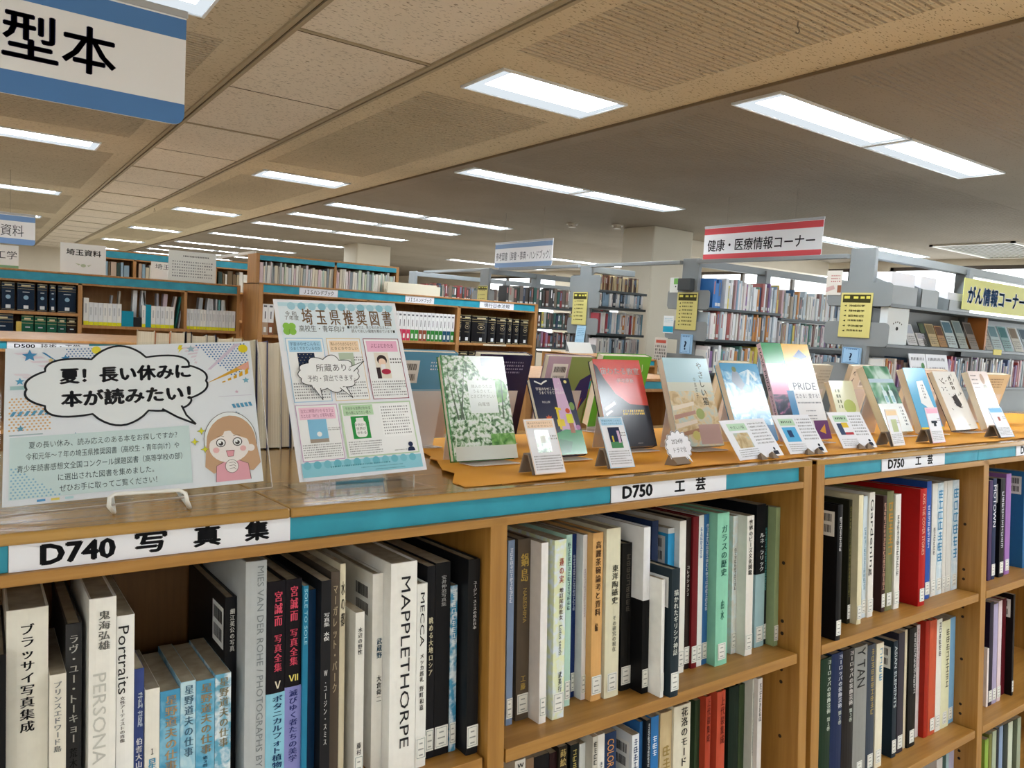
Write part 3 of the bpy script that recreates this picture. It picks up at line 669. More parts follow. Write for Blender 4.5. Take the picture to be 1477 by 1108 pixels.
(1.1460,0.0493,0.3333,0.055,'ded8c4','wide cream book with large black brush title',[('花洛のモード', 'v', 0.329, 0.206, '2e2a26', 0.42, 0.6)],'h',None),
(1.2328,0.0217,0.3192,0.075,'30402c','dark green and beige book left of red pair',[],'p',None),
(1.2390,0.0218,0.3291,0.060,'b0452f','brick red book with black title, left of its pair',[('上代裂集成', 'v', 0.326, 0.231, '5a1c14', 0.62, 0.5)],'h',None),
(1.2974,0.0216,0.3108,0.090,'6e1712','dark red slipcase between the brick red pair',[],'h',None),
(1.2846,0.0373,0.3307,0.060,'bf5038','brick red book with black title, right of its pair',[('上代裂集成', 'v', 0.319, 0.216, '6a2018', 0.5, 0.6)],'h',None),
(1.3415,0.0329,0.3219,0.075,'16251c','very dark green tall book on lower middle shelf',[],'h',None),
(1.3819,0.0278,0.3169,0.080,'37452c','olive green book on lower middle shelf',[],'h',None),
(1.3905,0.0145,0.3326,0.060,'d6d8d0','thin white book with pale green cover on lower middle shelf',[('', 'm', 0.303, 0.162, '555555', 0.5, 0.5)],'p',None),
(1.4062,0.0159,0.3354,0.050,'e2deda','thin white book with black letters, last on lower middle shelf',[('', 'm', 0.326, 0.24, '222222', 0.6, 0.5)],'p',None),
]),
(-0.614,'craft books on the right bay upper shelf',[
(1.6217,0.0197,0.3158,0.001,'121317','black book with barcoded front cover at the right bay edge',[('', 'm', 0.289, 0.208, 'd8d8d8', 0.45, 0.5)],'hbL',None),
(1.7878,0.0171,0.3160,0.090,'4f7fae','small patch of blue book behind black barcoded book',[],'p',None),
(1.7583,0.0202,0.3074,0.056,'2a2a20','black book with olive lettering beside cream spine',[('', 'm', 0.293, 0.066, '8a8450', 0.6, 0.5)],'hL',None),
(1.7596,0.0326,0.3208,0.039,'e2dab8','cream book on right bay upper shelf',[],'hL',None),
(1.8298,0.0214,0.3113,0.060,'cfdce4','thin white book with sky blue middle band',[('', 'm', 0.232, 0.072, '3f7a9a', 0.5, 0.5)],'pL',None),
(1.8462,0.0258,0.3192,0.055,'e6e3dc','white paperback with looping black handwriting title',[('Gardening', 'r', 0.302, 0.106, '333333', 0.6, 0.5)],'pL',None),
(1.9227,0.0168,0.3041,0.060,'3a2624','black book with pictured cover and red dotted spine',[('', 'm', 0.287, 0.058, 'd8a890', 0.6, 0.5)],'pL',None),
(1.9406,0.0342,0.3141,0.060,'7b7c58','olive book with orange brush title',[('', 'm', 0.29, 0.146, 'c08a3c', 0.7, 0.5)],'hL',None),
(1.9728,0.0278,0.3041,0.055,'e4e2dc','white book with small black title left of red album',[('', 'm', 0.251, 0.088, '333333', 0.45, 0.5)],'pL',None),
(2.0562,0.0337,0.3155,0.033,'b01d1c','thick bright red album showing its whole red cover',[('AXIS THE COVER STORIES', 'r', 0.303, 0.137, 'e8b8a0', 0.4, 0.5)],'hL',None),
(2.1374,0.0247,0.3271,0.056,'2b55a8','blue book right of bright red album',[('', 'm', 0.262, 0.142, 'e0e6f4', 0.5, 0.5)],'pL',None),
(2.1764,0.0292,0.3177,0.060,'dadad6','white serial with black dot, leftmost of five',[('', 'm', 0.195, 0.117, '555555', 0.4, 0.5)],'pL',None),
(2.2066,0.0324,0.3173,0.060,'c3d6e0','white and blue speckled serial, second of five',[('', 'm', 0.301, 0.093, '3f8ab8', 0.8, 0.5)],'psL',None),
(2.2409,0.0181,0.3198,0.060,'dad8d2','thin white serial, third of five',[],'pL',None),
(2.2608,0.0305,0.3195,0.060,'d6d6d2','white serial, fourth of five',[],'pL',None),
(2.2933,0.0373,0.3188,0.060,'c5d8e2','white and blue speckled serial, rightmost of five',[('', 'm', 0.3, 0.091, '3f8ab8', 0.8, 0.5)],'psL',None),
]),
(-1.008,'design books on the right bay second shelf',[
(1.5964,0.0434,0.3487,0.020,'16301f','dark green volume of decorative arts set',[('ヨーロッパの装飾芸術', 'v', 0.348, 0.216, 'cfd8cc', 0.35, 0.75), ('第１巻', 'v', 0.208, 0.175, 'cfd8cc', 0.3, 0.75)],'h',None),
(1.6407,0.0461,0.3517,0.020,'18284e','navy volume of decorative arts set',[('ヨーロッパの装飾芸術', 'v', 0.352, 0.218, 'd4d8e4', 0.35, 0.75), ('第２巻', 'v', 0.212, 0.178, 'cfd8cc', 0.3, 0.75)],'h',None),
(1.6879,0.0448,0.3518,0.020,'1c1819','black volume of decorative arts set',[('ヨーロッパの装飾芸術', 'v', 0.351, 0.214, 'd8d4d0', 0.38, 0.75), ('第３巻', 'v', 0.207, 0.173, 'cfd8cc', 0.3, 0.75)],'h',None),
(1.7706,0.0579,0.3356,0.040,'8f8f8c','grey book with big black letters and orange squares',[('Y TAN', 'r', 0.336, 0.234, '1c1c1c', 0.62, 0.5)],'hL',None),
(1.8388,0.0356,0.3269,0.045,'3d4654','slate book with gold letters',[('', 'm', 0.318, 0.147, 'b09a5c', 0.4, 0.6)],'hL',None),
(1.8808,0.0332,0.3229,0.045,'e6dfc8','white and gold book left of the blue pictured cover',[('', 'm', 0.313, 0.224, '4a8ab0', 0.5, 0.6)],'pL',None),
(1.9724,0.0205,0.3099,0.050,'1d2c38','blue pictured cover book with striped chair art',[('ASIAN ELEMENTS', 'r', 0.297, 0.133, 'cfd8dc', 0.6, 0.5)],'pbL',None),
(2.0070,0.0302,0.3233,0.055,'36323c','dark violet-grey book with silver top',[],'pL',None),
(2.0484,0.0127,0.3241,0.060,'dcd0b4','very thin cream book on right bay second shelf',[],'p',None),
(2.0601,0.0404,0.3266,0.055,'141414','black book with dotted white column of letters',[('', 'm', 0.314, 0.145, 'c8c8c8', 0.3, 0.7)],'hL',None),
(2.1437,0.0364,0.3157,0.075,'dcd4d4','white book with tiny pink print left of red pair',[('', 'm', 0.307, 0.198, 'b06a70', 0.3, 0.6)],'p',None),
(2.1530,0.0367,0.3280,0.060,'a32a1c','dark red book of right bay second shelf',[],'h',None),
(2.1907,0.0402,0.3248,0.060,'c4573a','orange-red book beside dark red book',[],'hL',None),
(2.2328,0.0302,0.3212,0.060,'e6e6dc','white book with black dotted title, right of orange-red book',[('', 'm', 0.314, 0.215, '404040', 0.45, 0.6)],'pL',None),
(2.2651,0.0473,0.3106,0.060,'e3e2bf','pale yellow book with green mark at top',[('', 'm', 0.288, 0.115, '5a5a48', 0.4, 0.7)],'pL',None),
(2.3290,0.0411,0.3094,0.065,'7fb0d6','sky blue book, last on right bay second shelf',[],'pL',None),
]),
(-1.3,'books on the right bay bottom shelf',[
(2.2411,0.0324,0.2074,0.060,'d9d6d4','pale book lying lowest on right bay bottom shelf',[],'p',None),
(2.2754,0.0206,0.2457,0.060,'3e5a58','dark teal book on right bay bottom shelf',[],'p',None),
(2.2997,0.0167,0.2484,0.060,'a8c4cc','pale blue book on right bay bottom shelf',[],'p',None),
(2.3367,0.0298,0.2474,0.060,'b8b4d0','lavender grey book on right bay bottom shelf',[],'p',None),
]),
(-0.614,'music books on the far right bay upper shelf',[
(2.5005,0.0207,0.3048,0.050,'46305a','thin violet book by the far right upright',[],'p',None),
(2.5231,0.0233,0.3094,0.050,'1c2a4c','navy book with tilted white capitals',[('MOTOWN', 'r', 0.289, 0.161, 'e8e8ee', 0.8, 0.5)],'pL',None),
(2.5747,0.0311,0.3054,0.050,'16161c','black book with white barcode top and white capitals',[('', 'm', 0.268, 0.09, 'd8d8e0', 0.5, 0.5)],'pbL',None),
(2.6245,0.0343,0.3165,0.055,'9a6cb0','lilac purple book on far right bay',[],'pL',None),
(2.7674,0.0314,0.3137,0.060,'2f6a9c','blue book with photo cover at right picture edge',[],'pb',None),
]),
(-1.008,'music books on the far right bay second shelf',[
(2.5257,0.0140,0.1802,0.055,'e8dcd8','white strip book by far right upright second shelf',[],'p',None),
(2.5337,0.0258,0.3204,0.055,'20182e','dark violet book on far right second shelf',[],'pL',None),
(2.5621,0.0286,0.3111,0.055,'a9a0c0','white and magenta topped book on far right second shelf',[],'pL',None),
(2.5950,0.0241,0.3152,0.055,'dcc8cc','pale pink book on far right second shelf',[],'pL',None),
(2.6608,0.0348,0.3079,0.070,'5c1a22','dark maroon book on far right second shelf',[],'p',None),
(2.6645,0.0250,0.3229,0.050,'1a1414','black book with white column and blue pictured cover',[],'pbL',None),
]),
(-1.3,'books on the far right bay bottom shelf',[
(2.5373,0.0235,0.1854,0.060,'8fae4a','lime green book on far right bottom shelf',[],'p',None),
(2.5647,0.0190,0.1945,0.060,'7a7a3c','olive book on far right bottom shelf',[],'p',None),
(2.5879,0.0265,0.1975,0.060,'a8b49a','pale sage book on far right bottom shelf',[],'p',None),
(2.6164,0.0146,0.1998,0.060,'1c2428','black thin book on far right bottom shelf',[],'p',None),
(2.6354,0.0247,0.2011,0.060,'8aa0c0','grey-blue book on far right bottom shelf',[],'p',None),
(2.6647,0.0301,0.1990,0.060,'24302e','dark teal book on far right bottom shelf',[],'p',None),
(2.6994,0.0306,0.1968,0.060,'c8d0bc','white-green book on far right bottom shelf',[],'p',None),
(2.7346,0.0259,0.1959,0.060,'3c4430','dark olive book on far right bottom shelf',[],'p',None),
(2.7653,0.0262,0.1950,0.060,'9aa48c','grey-green book on far right bottom shelf',[],'p',None),
]),]
for zs, group, rows in BOOKS:
    rows = sorted([list(r) for r in rows], key=lambda r: r[0])
    for a, b in zip(rows, rows[1:]):
        over = a[0] + a[1] + .0006 - b[0]
        if over > 0 and not (abs(a[3] - b[3]) > .5):
            cut = min(over / 2, a[1] * .3); a[1] -= cut; b[0] += over - cut; b[1] = max(b[1] - (over - cut) * .6, .0045)
    lo, hi = next((p for p in ((-.127, .660), (.694, 1.484), (1.566, 2.340), (2.375, 3.203)) if p[0] - .02 < rows[len(rows) // 2][0] < p[1]))
    lim = hi
    for r in reversed(rows):
        if r[0] + r[1] > lim: r[0] = lim - r[1]
        lim = r[0] - .0004
    for x0, t, h, sb, color, label, runs, opt, band in rows:
        d = min(.24, h * .76)
        d = min(d, .328 - sb)
        shelf_book(TF @ T(x0, 1 + sb, zs + .0004), t, h, d, color, label, group, runs, opt, band)

# ------------------------------------------------------------------ orange cloth on the case top
mb = MB(); NX, NY = 70, 14; vs = []
for j in range(NY + 1):
    v = j / NY; yy = 1.034 + v * .80
    xl = .628 + (.841 - .628) * min(v * .80 / .553, 1.3)
    for i in range(NX + 1):
        u = i / NX; x = xl + (4.6 - xl) * u ** 1.8
        dl = x - xl
        w = math.exp(-dl / .03) * (.0045 + .0035 * math.sin(yy * 38 + 1)) if v > .04 else .001
        x += math.exp(-dl / .02) * .008 * math.sin(yy * 45)
        vs.append((x, yy + .004 * math.sin(x * 5) * (1 - v), FZ + .0012 + w + .0012 * math.sin(x * 17) * math.sin(yy * 11) ** 2))
n = NX + 1
fs = [(j * n + i, j * n + i + 1, (j + 1) * n + i + 1, (j + 1) * n + i) for j in range(NY) for i in range(NX)]
mb.add(vs, fs, ORANGE, True)
vs2 = [(a, b, c - .0016) for a, b, c in vs]
mb.add(vs2, [tuple(reversed(f)) for f in fs], ORANGE, True)
tag(build('display_cloth', mb, None, TF), 'orange felt cloth laid over the top of the low beech bookcases', 'cloth')

# ------------------------------------------------------------------ the landscape sign
INK = '1d1f27'
MS = TF @ T(.0189, 1.0846, FZ + .016) @ RZ(-12.45) @ RX(-24.36) @ RY(-3.93)
sign = empty('display_sign', MS, 'landscape paper sign with a big speech balloon and a drawn girl, in clear acrylic', 'sign')
sw, sh = .298, .2097
sp = build('paper_sheet', MB().box(0, sw, 0, .0006, 0, sh, PAPER), sign)
q = Print(-.0002, .000012)
U = lambda a: a * sw
V = lambda a: a * sh
for k in range(5): q.poly([(U(.03 + k * .03), V(.97 - k * .03)), (U(.1 + k * .035), V(.97 - k * .03)), (U(.115 + k * .035), V(.955 - k * .03)), (U(.045 + k * .03), V(.955 - k * .03))], 'e4d6e2')
for k in range(4): q.poly([(U(.03 + k * .03), V(.83 - k * .02)), (U(.085 + k * .03), V(.825 - k * .02)), (U(.1 + k * .03), V(.81 - k * .02)), (U(.04 + k * .03), V(.815 - k * .02))], 'e6dae4')
for k in range(6): q.poly([(U(.70 + k * .012), V(.97 - k * .022)), (U(.775 - k * .005), V(.975 - k * .022)), (U(.77 - k * .005), V(.962 - k * .022)), (U(.695 + k * .012), V(.957 - k * .022))], 'e2d2de')
q.dots(U(.23), V(.885), U(.36), V(.985), .0042, .0011, '4f76ae')
q.dots(U(.76), V(.74), U(.98), V(.985), .0045, .0012, '3f74b0', 0, lambda a, b: b > .95 - a * 1.35 and b > a * .55 - .35)
q.poly([(U(.80), V(.80)), (U(.93), V(.985)), (U(.955), V(.985)), (U(.815), V(.80))], 'd8c8dc')
q.poly([(U(.79), V(.70)), (U(.985), V(.85)), (U(.985), V(.81))], 'dda83c').poly([(U(.93), V(.80)), (U(.985), V(.85)), (U(.985), V(.79)), (U(.965), V(.785))], 'e8a99a')
for k in range(5): q.poly([(U(.86 + k * .026), V(.70 + k * .012)), (U(.875 + k * .026), V(.705 + k * .014)), (U(.875 + k * .026), V(.715 + k * .022)), (U(.86 + k * .026), V(.708 + k * .018))], 'e0a82c')
q.dots(U(.02), V(.46), U(.17), V(.67), .0048, .0013, 'e2b27c')
for k in range(6): q.poly([(U(.02 + k * .025), V(.55)), (U(.033 + k * .025), V(.55)), (U(.045 + k * .025), V(.58)), (U(.032 + k * .025), V(.58))], '5c9cc0')
for k in range(5): q.poly([(U(.90 + k * .018), V(.515 + k * .002)), (U(.912 + k * .018), V(.515 + k * .002)), (U(.905 + k * .018), V(.545 + k * .002)), (U(.893 + k * .018), V(.543 + k * .002))], '5a9cc4')
q.poly([(U(.145), V(.965)), (U(.2), V(.895)), (U(.195), V(.89)), (U(.135), V(.965))], '4688b8')
for u, v, r, c in ((.09, .945, .009, '4a8cbc'), (.055, .775, .0055, '58a0c8'), (.225, .92, .0055, '4a8cbc'), (.17, .91, .004, 'e0c890'), (.735, .955, .006, '9cb8c8'), (.965, .71, .005, '7eb0c8'), (.92, .63, .003, 'd8b8cc'), (.26, .395, .006, '5a98b8'), (.06, .47, .0045, '5a98b8'), (.91, .47, .005, '8cb4cc')):
    q.star(U(u), V(v), r, c)
q.disc(U(.345), V(.97), .0055, 'ead84a').disc(U(.965), V(.945), .0065, 'e6cf2e').poly([(U(.685), V(.985)), (U(.70), V(.985)), (U(.694), V(.965)), (U(.702), V(.965)), (U(.68), V(.93)), (U(.686), V(.955)), (U(.678), V(.955))], 'e8d640')
q.rect(U(.02), V(.72), U(.075), V(.745), 'a8c8cc').rect(U(.02), V(.425), U(.14), V(.432), 'a9bcc4').rect(U(.84), V(.60), U(.985), V(.604), 'd4cede')
q.rect(U(.022), V(.035), U(.705), V(.415), 'cfe0e2')
q.dots(U(.03), V(.045), U(.2), V(.24), .0046, .0012, '8fbcd6', 0, lambda a, b: b < 1 - a)
for k in range(3): q.rect(U(.12 + k * .05), V(.012), U(.15 + k * .05), V(.026), ('5c9cd0', 'e6d070', 'b8d8e0')[k])
def balloon(q, cu, cv, rx, ry, lobes, depth, lw, tip=None, fill='e9ebef'):
    o = cloud(cu, cv, rx, ry, lobes, depth); q.poly(o, fill); q.line(o, lw, INK, True)
    if tip: q.poly([tip[0], tip[1], tip[2]], fill); q.line([tip[0], ((tip[0][0] + tip[2][0]) / 2 + tip[3], (tip[0][1] + tip[2][1]) / 2), tip[2]], lw, INK); q.line([tip[1], ((tip[1][0] + tip[2][0]) / 2 + tip[3], (tip[1][1] + tip[2][1]) / 2), tip[2]], lw * .9, INK)
balloon(q, U(.435), V(.72), U(.355), V(.195), 10, .14, .0028, ((U(.60), V(.54)), (U(.68), V(.555)), (U(.735), V(.42)), -.003))
q.text('夏！長い休みに', U(.205), V(.755), .0235, INK, U(.52), 'l', .05)
q.text('本が読みたい！', U(.21), V(.60), .0235, INK, U(.51), 'l', .05)
for t, a, b, v in (('夏の長い休み、読み応えのある本をお探しですか？', .09, .655, .342), ('令和元年～７年の埼玉県推奨図書（高校生・青年向け）や', .08, .66, .272), ('青少年読書感想文全国コンクール課題図書（高等学校の部）', .05, .67, .2), ('に選出された図書を集めました。', .195, .555, .13), ('ぜひお手に取ってご覧ください！', .2, .565, .062)):
    q.text(t, U(a), V(v), .0098, '3c4a50', U(b - a))
# the drawn girl
gu, gv = U(.875), V(.27)
q.disc(gu, gv + .004, .0335, 'eceef0', 24, .042).line([(gu + .0335 * math.cos(a * .2), gv + .004 + .042 * math.sin(a * .2)) for a in range(-1, 18)], .0007, '5a4c48')
q.disc(gu + .001, gv + .002, .0315, 'c9a283', 24, .0385).poly([(gu - .031, gv), (gu - .034, gv - .03), (gu - .024, gv - .04), (gu - .008, gv - .036), (gu - .01, gv)], 'c9a283').poly([(gu + .012, gv), (gu + .012, gv - .038), (gu + .026, gv - .04), (gu + .036, gv - .03), (gu + .0325, gv)], 'c9a283')
q.poly([(gu - .022, gv - .052), (gu - .02, gv - .03), (gu - .008, gv - .024), (gu + .008, gv - .024), (gu + .02, gv - .03), (gu + .022, gv - .052)], 'e6a6b4').line([(gu - .022, gv - .052), (gu - .02, gv - .03), (gu - .008, gv - .024)], .0006, '5a4c48').line([(gu + .022, gv - .052), (gu + .02, gv - .03), (gu + .008, gv - .024)], .0006, '5a4c48')
q.disc(gu - .002, gv - .004, .0255, 'f2e8e6', 24, .0225).disc(gu + .025, gv - .008, .005, 'f2e8e6')
q.poly([(gu - .028, gv + .004), (gu - .02, gv + .022), (gu - .004, gv + .026), (gu - .009, gv + .013)], 'c9a283').poly([(gu - .004, gv + .026), (gu + .004, gv + .013), (gu + .026, gv + .003), (gu + .022, gv + .022)], 'c9a283')
for s in (-1, 1):
    q.disc(gu - .002 + s * .0105, gv + .002, .0062, '3e3a3c').disc(gu - .002 + s * .0105, gv + .002, .005, 'f4f4f4').disc(gu - .002 + s * .0105, gv + .001, .003, '3e3a3c').disc(gu - .003 + s * .0105, gv + .0025, .0014, 'f4f4f4')
    q.disc(gu - .002 + s * .017, gv - .008, .004, 'eab6b8')
    q.line([(gu - .002 + s * .006, gv + .0105), (gu - .002 + s * .0105, gv + .012), (gu - .002 + s * .015, gv + .0105)], .0006, '6a5448')
q.poly([(gu - .007, gv - .0095), (gu + .004, gv - .0095), (gu + .002, gv - .0185), (gu - .005, gv - .0185)], '8a4a50').poly([(gu - .0062, gv - .0105), (gu + .0032, gv - .0105), (gu + .0015, gv - .0178), (gu - .0045, gv - .0178)], 'e8a4b0')
q.disc(gu - .001, gv - .032, .0085, '5a4c48', 16, .0095).disc(gu - .001, gv - .032, .0079, 'f2e8e6', 16, .0089)
for k in range(3): q.line([(gu - .004, gv - .027 - k * .004), (gu + .002, gv - .0265 - k * .004), (gu + .004, gv - .029 - k * .004)], .0006, '5a4c48')
for u, v in ((.755, .37), (.725, .30), (.765, .245)): q.star(U(u), V(v), .0056, '5a5a30', 4, .38).star(U(u), V(v), .0048, 'e2dc3c', 4, .38)
q.build('sign_print', sp)
build('acrylic_sheet', MB().rbox(-.004, sw + .010, -.0042, -.0022, -.011, sh + .002, ACRYL, .0006), sign)
build('acrylic_back', MB().rbox(-.004, sw + .010, .0012, .003, -.011, sh + .002, ACRYL, .0006), sign)
mb = MB()
for (a, b, c, d) in ((-.004, sw + .010, -.0115, -.0105), (sw + .0095, sw + .0105, -.011, sh)): mb.box(a, b, -.0042, .003, c, d, ACRYL_EDGE)
build('acrylic_rim', mb, sign)
mb = MB(); W = WHITE_METAL; zt = FZ + .0035
mb.tube([(.150, 1.20, zt), (.135, 1.06, zt), (.126, 1.034, FZ + .016), (.127, 1.036, FZ + .026), (.133, 1.040, FZ + .0295), (.206, 1.034, FZ + .0295), (.212, 1.028, FZ + .026), (.214, 1.026, FZ + .016), (.222, 1.05, zt), (.235, 1.19, zt)], .0026, W, 10)
build_o = build('wire_easel', mb, None, TF)
tag(build_o, 'white coated wire easel hooked under the landscape sign', 'easel')
build('back_rest', MB().tube([(.150, 1.20, zt), (.165, 1.148, FZ + .11), (.178, 1.178, FZ + .155), (.205, 1.172, FZ + .155), (.215, 1.14, FZ + .11), (.235, 1.19, zt)], .0026, W, 8), build_o)

# ------------------------------------------------------------------ the portrait poster
MP = TF @ T(.3811, 1.087, FZ + .02) @ RZ(-1.18) @ RX(-21.77) @ RY(-1.88)
poster = build('poster', MB().box(0, .2102, 0, .0006, 0, .2971, PAPER), None, MP)
tag(poster, 'portrait paper poster of recommended books with six framed boxes, on a clear stand', 'poster')
pw, ph = .2102, .2971
q = Print(-.0002, .000012); U = lambda a: a * pw; V = lambda a: a * ph
q.rect(U(.03), V(.70), U(.97), V(.98), 'dfeaf2').rect(U(.03), V(.96), U(.97), V(.982), 'bcdce8')
for k in range(11): q.disc(U(.13 + k * .08), V(.962), .0068, '8cc0d4' if k % 2 else 'a4cede', 12)
q.text('令 和', U(.075), V(.905), .009, '4a4a44', U(.085)).text('７年度', U(.07), V(.88), .009, '4a4a44', U(.105))
q.text('埼 玉 県 推 奨 図 書', U(.2), V(.862), .03, '86684a', U(.74), 'l', .012)
for k in range(4): q.disc(U(.092) + .0062 * math.cos(k * 1.57 + .78), V(.828) + .0062 * math.sin(k * 1.57 + .78), .0062, '8cc152', 10)
q.line([(U(.092), V(.828)), (U(.085), V(.80))], .0014, '7cae48')
q.text('高校生・青年向け', U(.165), V(.815), .0125, '3c4040', U(.36))
q.text('■埼玉県では、青少年のみなさんに、', U(.55), V(.835), .0062, '3c4040', U(.37)).text('読んでほしい図書を薦めています■', U(.58), V(.812), .0062, '3c4040', U(.37))
def box(u0, v0, u1, v1, fr, head, lines, hc):
    q.rect(U(u0), V(v0), U(u1), V(v1), fr).rect(U(u0) + .0012, V(v0) + .0012, U(u1) - .0012, V(v1) - .0012, 'eef0f2')
    hw = (u1 - u0); q.rect(U(u0 + hw * .07), V(v1 - .08), U(u0 + hw * .93), V(v1 - .015), head)
    for k, t in enumerate(lines): q.text(t, U(u0 + hw * .5), V(v1 - (.042 if len(lines) > 1 else .055) - k * .026), .0066 if len(lines) > 1 else .009, hc, U(hw * (.78 if len(lines) > 1 else .62)), 'c')
box(.045, .415, .335, .775, '9cc4e4', 'a9d4ee', ('宇宙はなぜこんなに', 'うまくできているのか'), '3a5f86')
box(.36, .415, .635, .775, 'e0c8a4', 'f0d6b8', ('隣人のうたはうるさくて、', 'ときどきやさしい'), '7a5a3c')
box(.66, .415, .965, .775, '8a3050', 'eab4d0', ('よむよむかたる',), '8a3a60')
box(.045, .10, .36, .40, 'c8a4c8', 'f0c8dc', ('注文に時間がかかるカフェ', 'たとえば「あ行」が苦手な君に'), '9a4a78')
q.rect(U(.375), V(.10), U(.965), V(.40), 'b9d0b4').rect(U(.39), V(.107), U(.955), V(.392), 'eef0f2')
q.rect(U(.40), V(.33), U(.64), V(.388), 'b8d8b4').text('今日から世界がかわる', U(.52), V(.362), .0058, '3f5c3f', U(.2), 'c').text('知の扉になりたい君へ', U(.52), V(.338), .0058, '3f5c3f', U(.2), 'c')
q.rect(U(.12), V(.535), U(.25), V(.69), '24304c').dots(U(.125), V(.6), U(.245), V(.685), .006, .0006, 'd8d0a0').rect(U(.12), V(.535), U(.25), V(.56), 'c8a858')
q.rect(U(.44), V(.55), U(.56), V(.69), 'b9c8b4').rect(U(.48), V(.60), U(.53), V(.65), 'eef0ee').bars(U(.56), V(.64), U(.63), V(.67), 2, '66666a')
q.rect(U(.73), V(.535), U(.85), V(.69), 'e4dcd0').disc(U(.79), V(.645), .009, '3a2c2c').disc(U(.79), V(.632), .0066, 'ecd0bc').rect(U(.775), V(.585), U(.81), V(.62), 'e8e8ea').disc(U(.81), V(.575), .0085, 'b0304c', 14, .005).rect(U(.73), V(.535), U(.765), V(.60), '3a2c30').bars(U(.86), V(.62), U(.95), V(.66), 2, '66666a')
for a, b in ((.06, .32), (.375, .62), (.675, .95)): q.bars(U(a), V(.43), U(b), V(.525), 6, '8a8c92')
q.rect(U(.12), V(.195), U(.26), V(.32), '86bfe0').rect(U(.12), V(.195), U(.26), V(.215), 'a4968a').disc(U(.195), V(.24), .004, 'eef0f2').bars(U(.265), V(.255), U(.35), V(.275), 2, '66666a')
q.bars(U(.06), V(.115), U(.345), V(.19), 6, '8a8c92')
q.rect(U(.45), V(.20), U(.59), V(.325), '2f9048').poly(rounded(U(.475), V(.208), U(.565), V(.30), .006), 'eef0ee').rect(U(.49), V(.295), U(.55), V(.315), 'e6ece8')
for k, t in enumerate(('今日から', '世界が', 'かわる')): q.text(t, U(.52), V(.27 - k * .022), .0055, '333333', None, 'c')
q.bars(U(.405), V(.115), U(.66), V(.19), 6, '8a8c92').poly(rounded(U(.69), V(.20), U(.945), V(.385), .006), 'f2f4f6').bars(U(.705), V(.21), U(.93), V(.378), 10, '8e9096')
q.disc(U(.90), V(.15), .0042, '1f2a4c').poly(rounded(U(.87), V(.113), U(.93), V(.136), .005, (0, 1, 1, 0)), '1f2a4c').bars(U(.76), V(.118), U(.86), V(.128), 1, '66666a')
q.rect(U(.03), V(.018), U(.97), V(.092), '8fcbdc')
for k in range(12): q.disc(U(.07 + k * .075), V(.078), .0062, '6fb8cc' if k % 2 else '7cc0d2', 12)
q.bars(U(.24), V(.055), U(.7), V(.068), 1, '3f7f92', .6, False).bars(U(.47), V(.04), U(.8), V(.05), 1, '4f8c9c').bars(U(.58), V(.024), U(.82), V(.034), 1, '4f8c9c')
q.build('poster_print', poster)
q = Print(-.0042, .000012)
o = cloud(U(.335), V(.565), U(.225), V(.082), 11, .17); q.poly(o, 'eef0f2').line(o, .0012, INK, True)
for t in (((U(.5), V(.60)), (U(.53), V(.575)), (U(.63), V(.635))), ((U(.2), V(.49)), (U(.25), V(.485)), (U(.255), V(.42))), ((U(.40), V(.485)), (U(.45), V(.49)), (U(.49), V(.425)))):
    q.poly(list(t), 'eef0f2').line([t[0], t[2]], .001, INK).line([t[1], t[2]], .0012, INK)
q.text('所蔵あり。', U(.24), V(.582), .0135, '3a3a40', U(.27)).text('予約・貸出できます。', U(.165), V(.525), .0115, '55555c', U(.37))
q.build('speech_bubble_cutout', poster)
st = empty('acrylic_stand', TF @ T(.40, 1.075, FZ), 'clear acrylic easel under the portrait poster', 'stand')
build('base_plate', MB().rbox(-.01, .19, -.03, .12, .0002, .0025, ACRYL, .0005), st)
build('front_lip', MB().rbox(.02, .16, -.006, -.003, .0025, .022, ACRYL, .0005).box(.02, .16, -.004, .02, .014, .0165, ACRYL).box(.02, .0208, -.006, -.003, .0025, .022, ACRYL_EDGE).box(.1592, .16, -.006, -.003, .0025, .022, ACRYL_EDGE), st)
build('back_plate', MB().prism_x([(.018, .002), (.021, .002), (.095, .19), (.092, .19)], .02, .16, ACRYL), st)

# ------------------------------------------------------------------ books shown face on
def photo_mat(name, stops, sc, dist=0.0, detail=6, stretch=(1, 1, 1), rough=.16):
    m, nt, b = newmat(name)
    n = nd(nt, 'ShaderNodeTexNoise', Scale=sc, Detail=detail, Distortion=dist); nt.links.new(coords(nt, stretch), n.inputs['Vector'])
    r = ramp(nt, n.outputs[0], stops); nt.links.new(r.outputs[0], b.inputs['Base Color']); b.inputs['Roughness'].default_value = rough
    return m
TREES = photo_mat('photo_of_trees', [(.36, '2f5236'), (.44, '6a9468'), (.5, 'b4cfb6'), (.57, 'e2ece8')], 110, .5, 11)
LEAVES = photo_mat('photo_of_leaves', [(.35, '3f7a34'), (.5, '6fae58'), (.65, 'a8d090')], 60, .5, 8)
SKYP = photo_mat('illustrated_town', [(.35, 'b9a27c'), (.5, 'd6c4a0'), (.65, 'b8c8c4')], 40, .8, 6)
ICE = photo_mat('illustrated_ice', [(.36, '3f8fc4'), (.5, '86c0e2'), (.62, 'd6ecf6')], 26, 1.5, 6)
COSMOS = photo_mat('illustrated_cosmos', [(.38, '1d2438'), (.5, '3a3c5c'), (.62, 'c06f9c'), (.7, 'e6b8d0')], 18, 1.2, 5)
BLURG = photo_mat('blurred_greenery', [(.36, '27504a'), (.5, '5f9a78'), (.64, 'c8e0d8')], 14, .4, 2)
GLOSS = .16
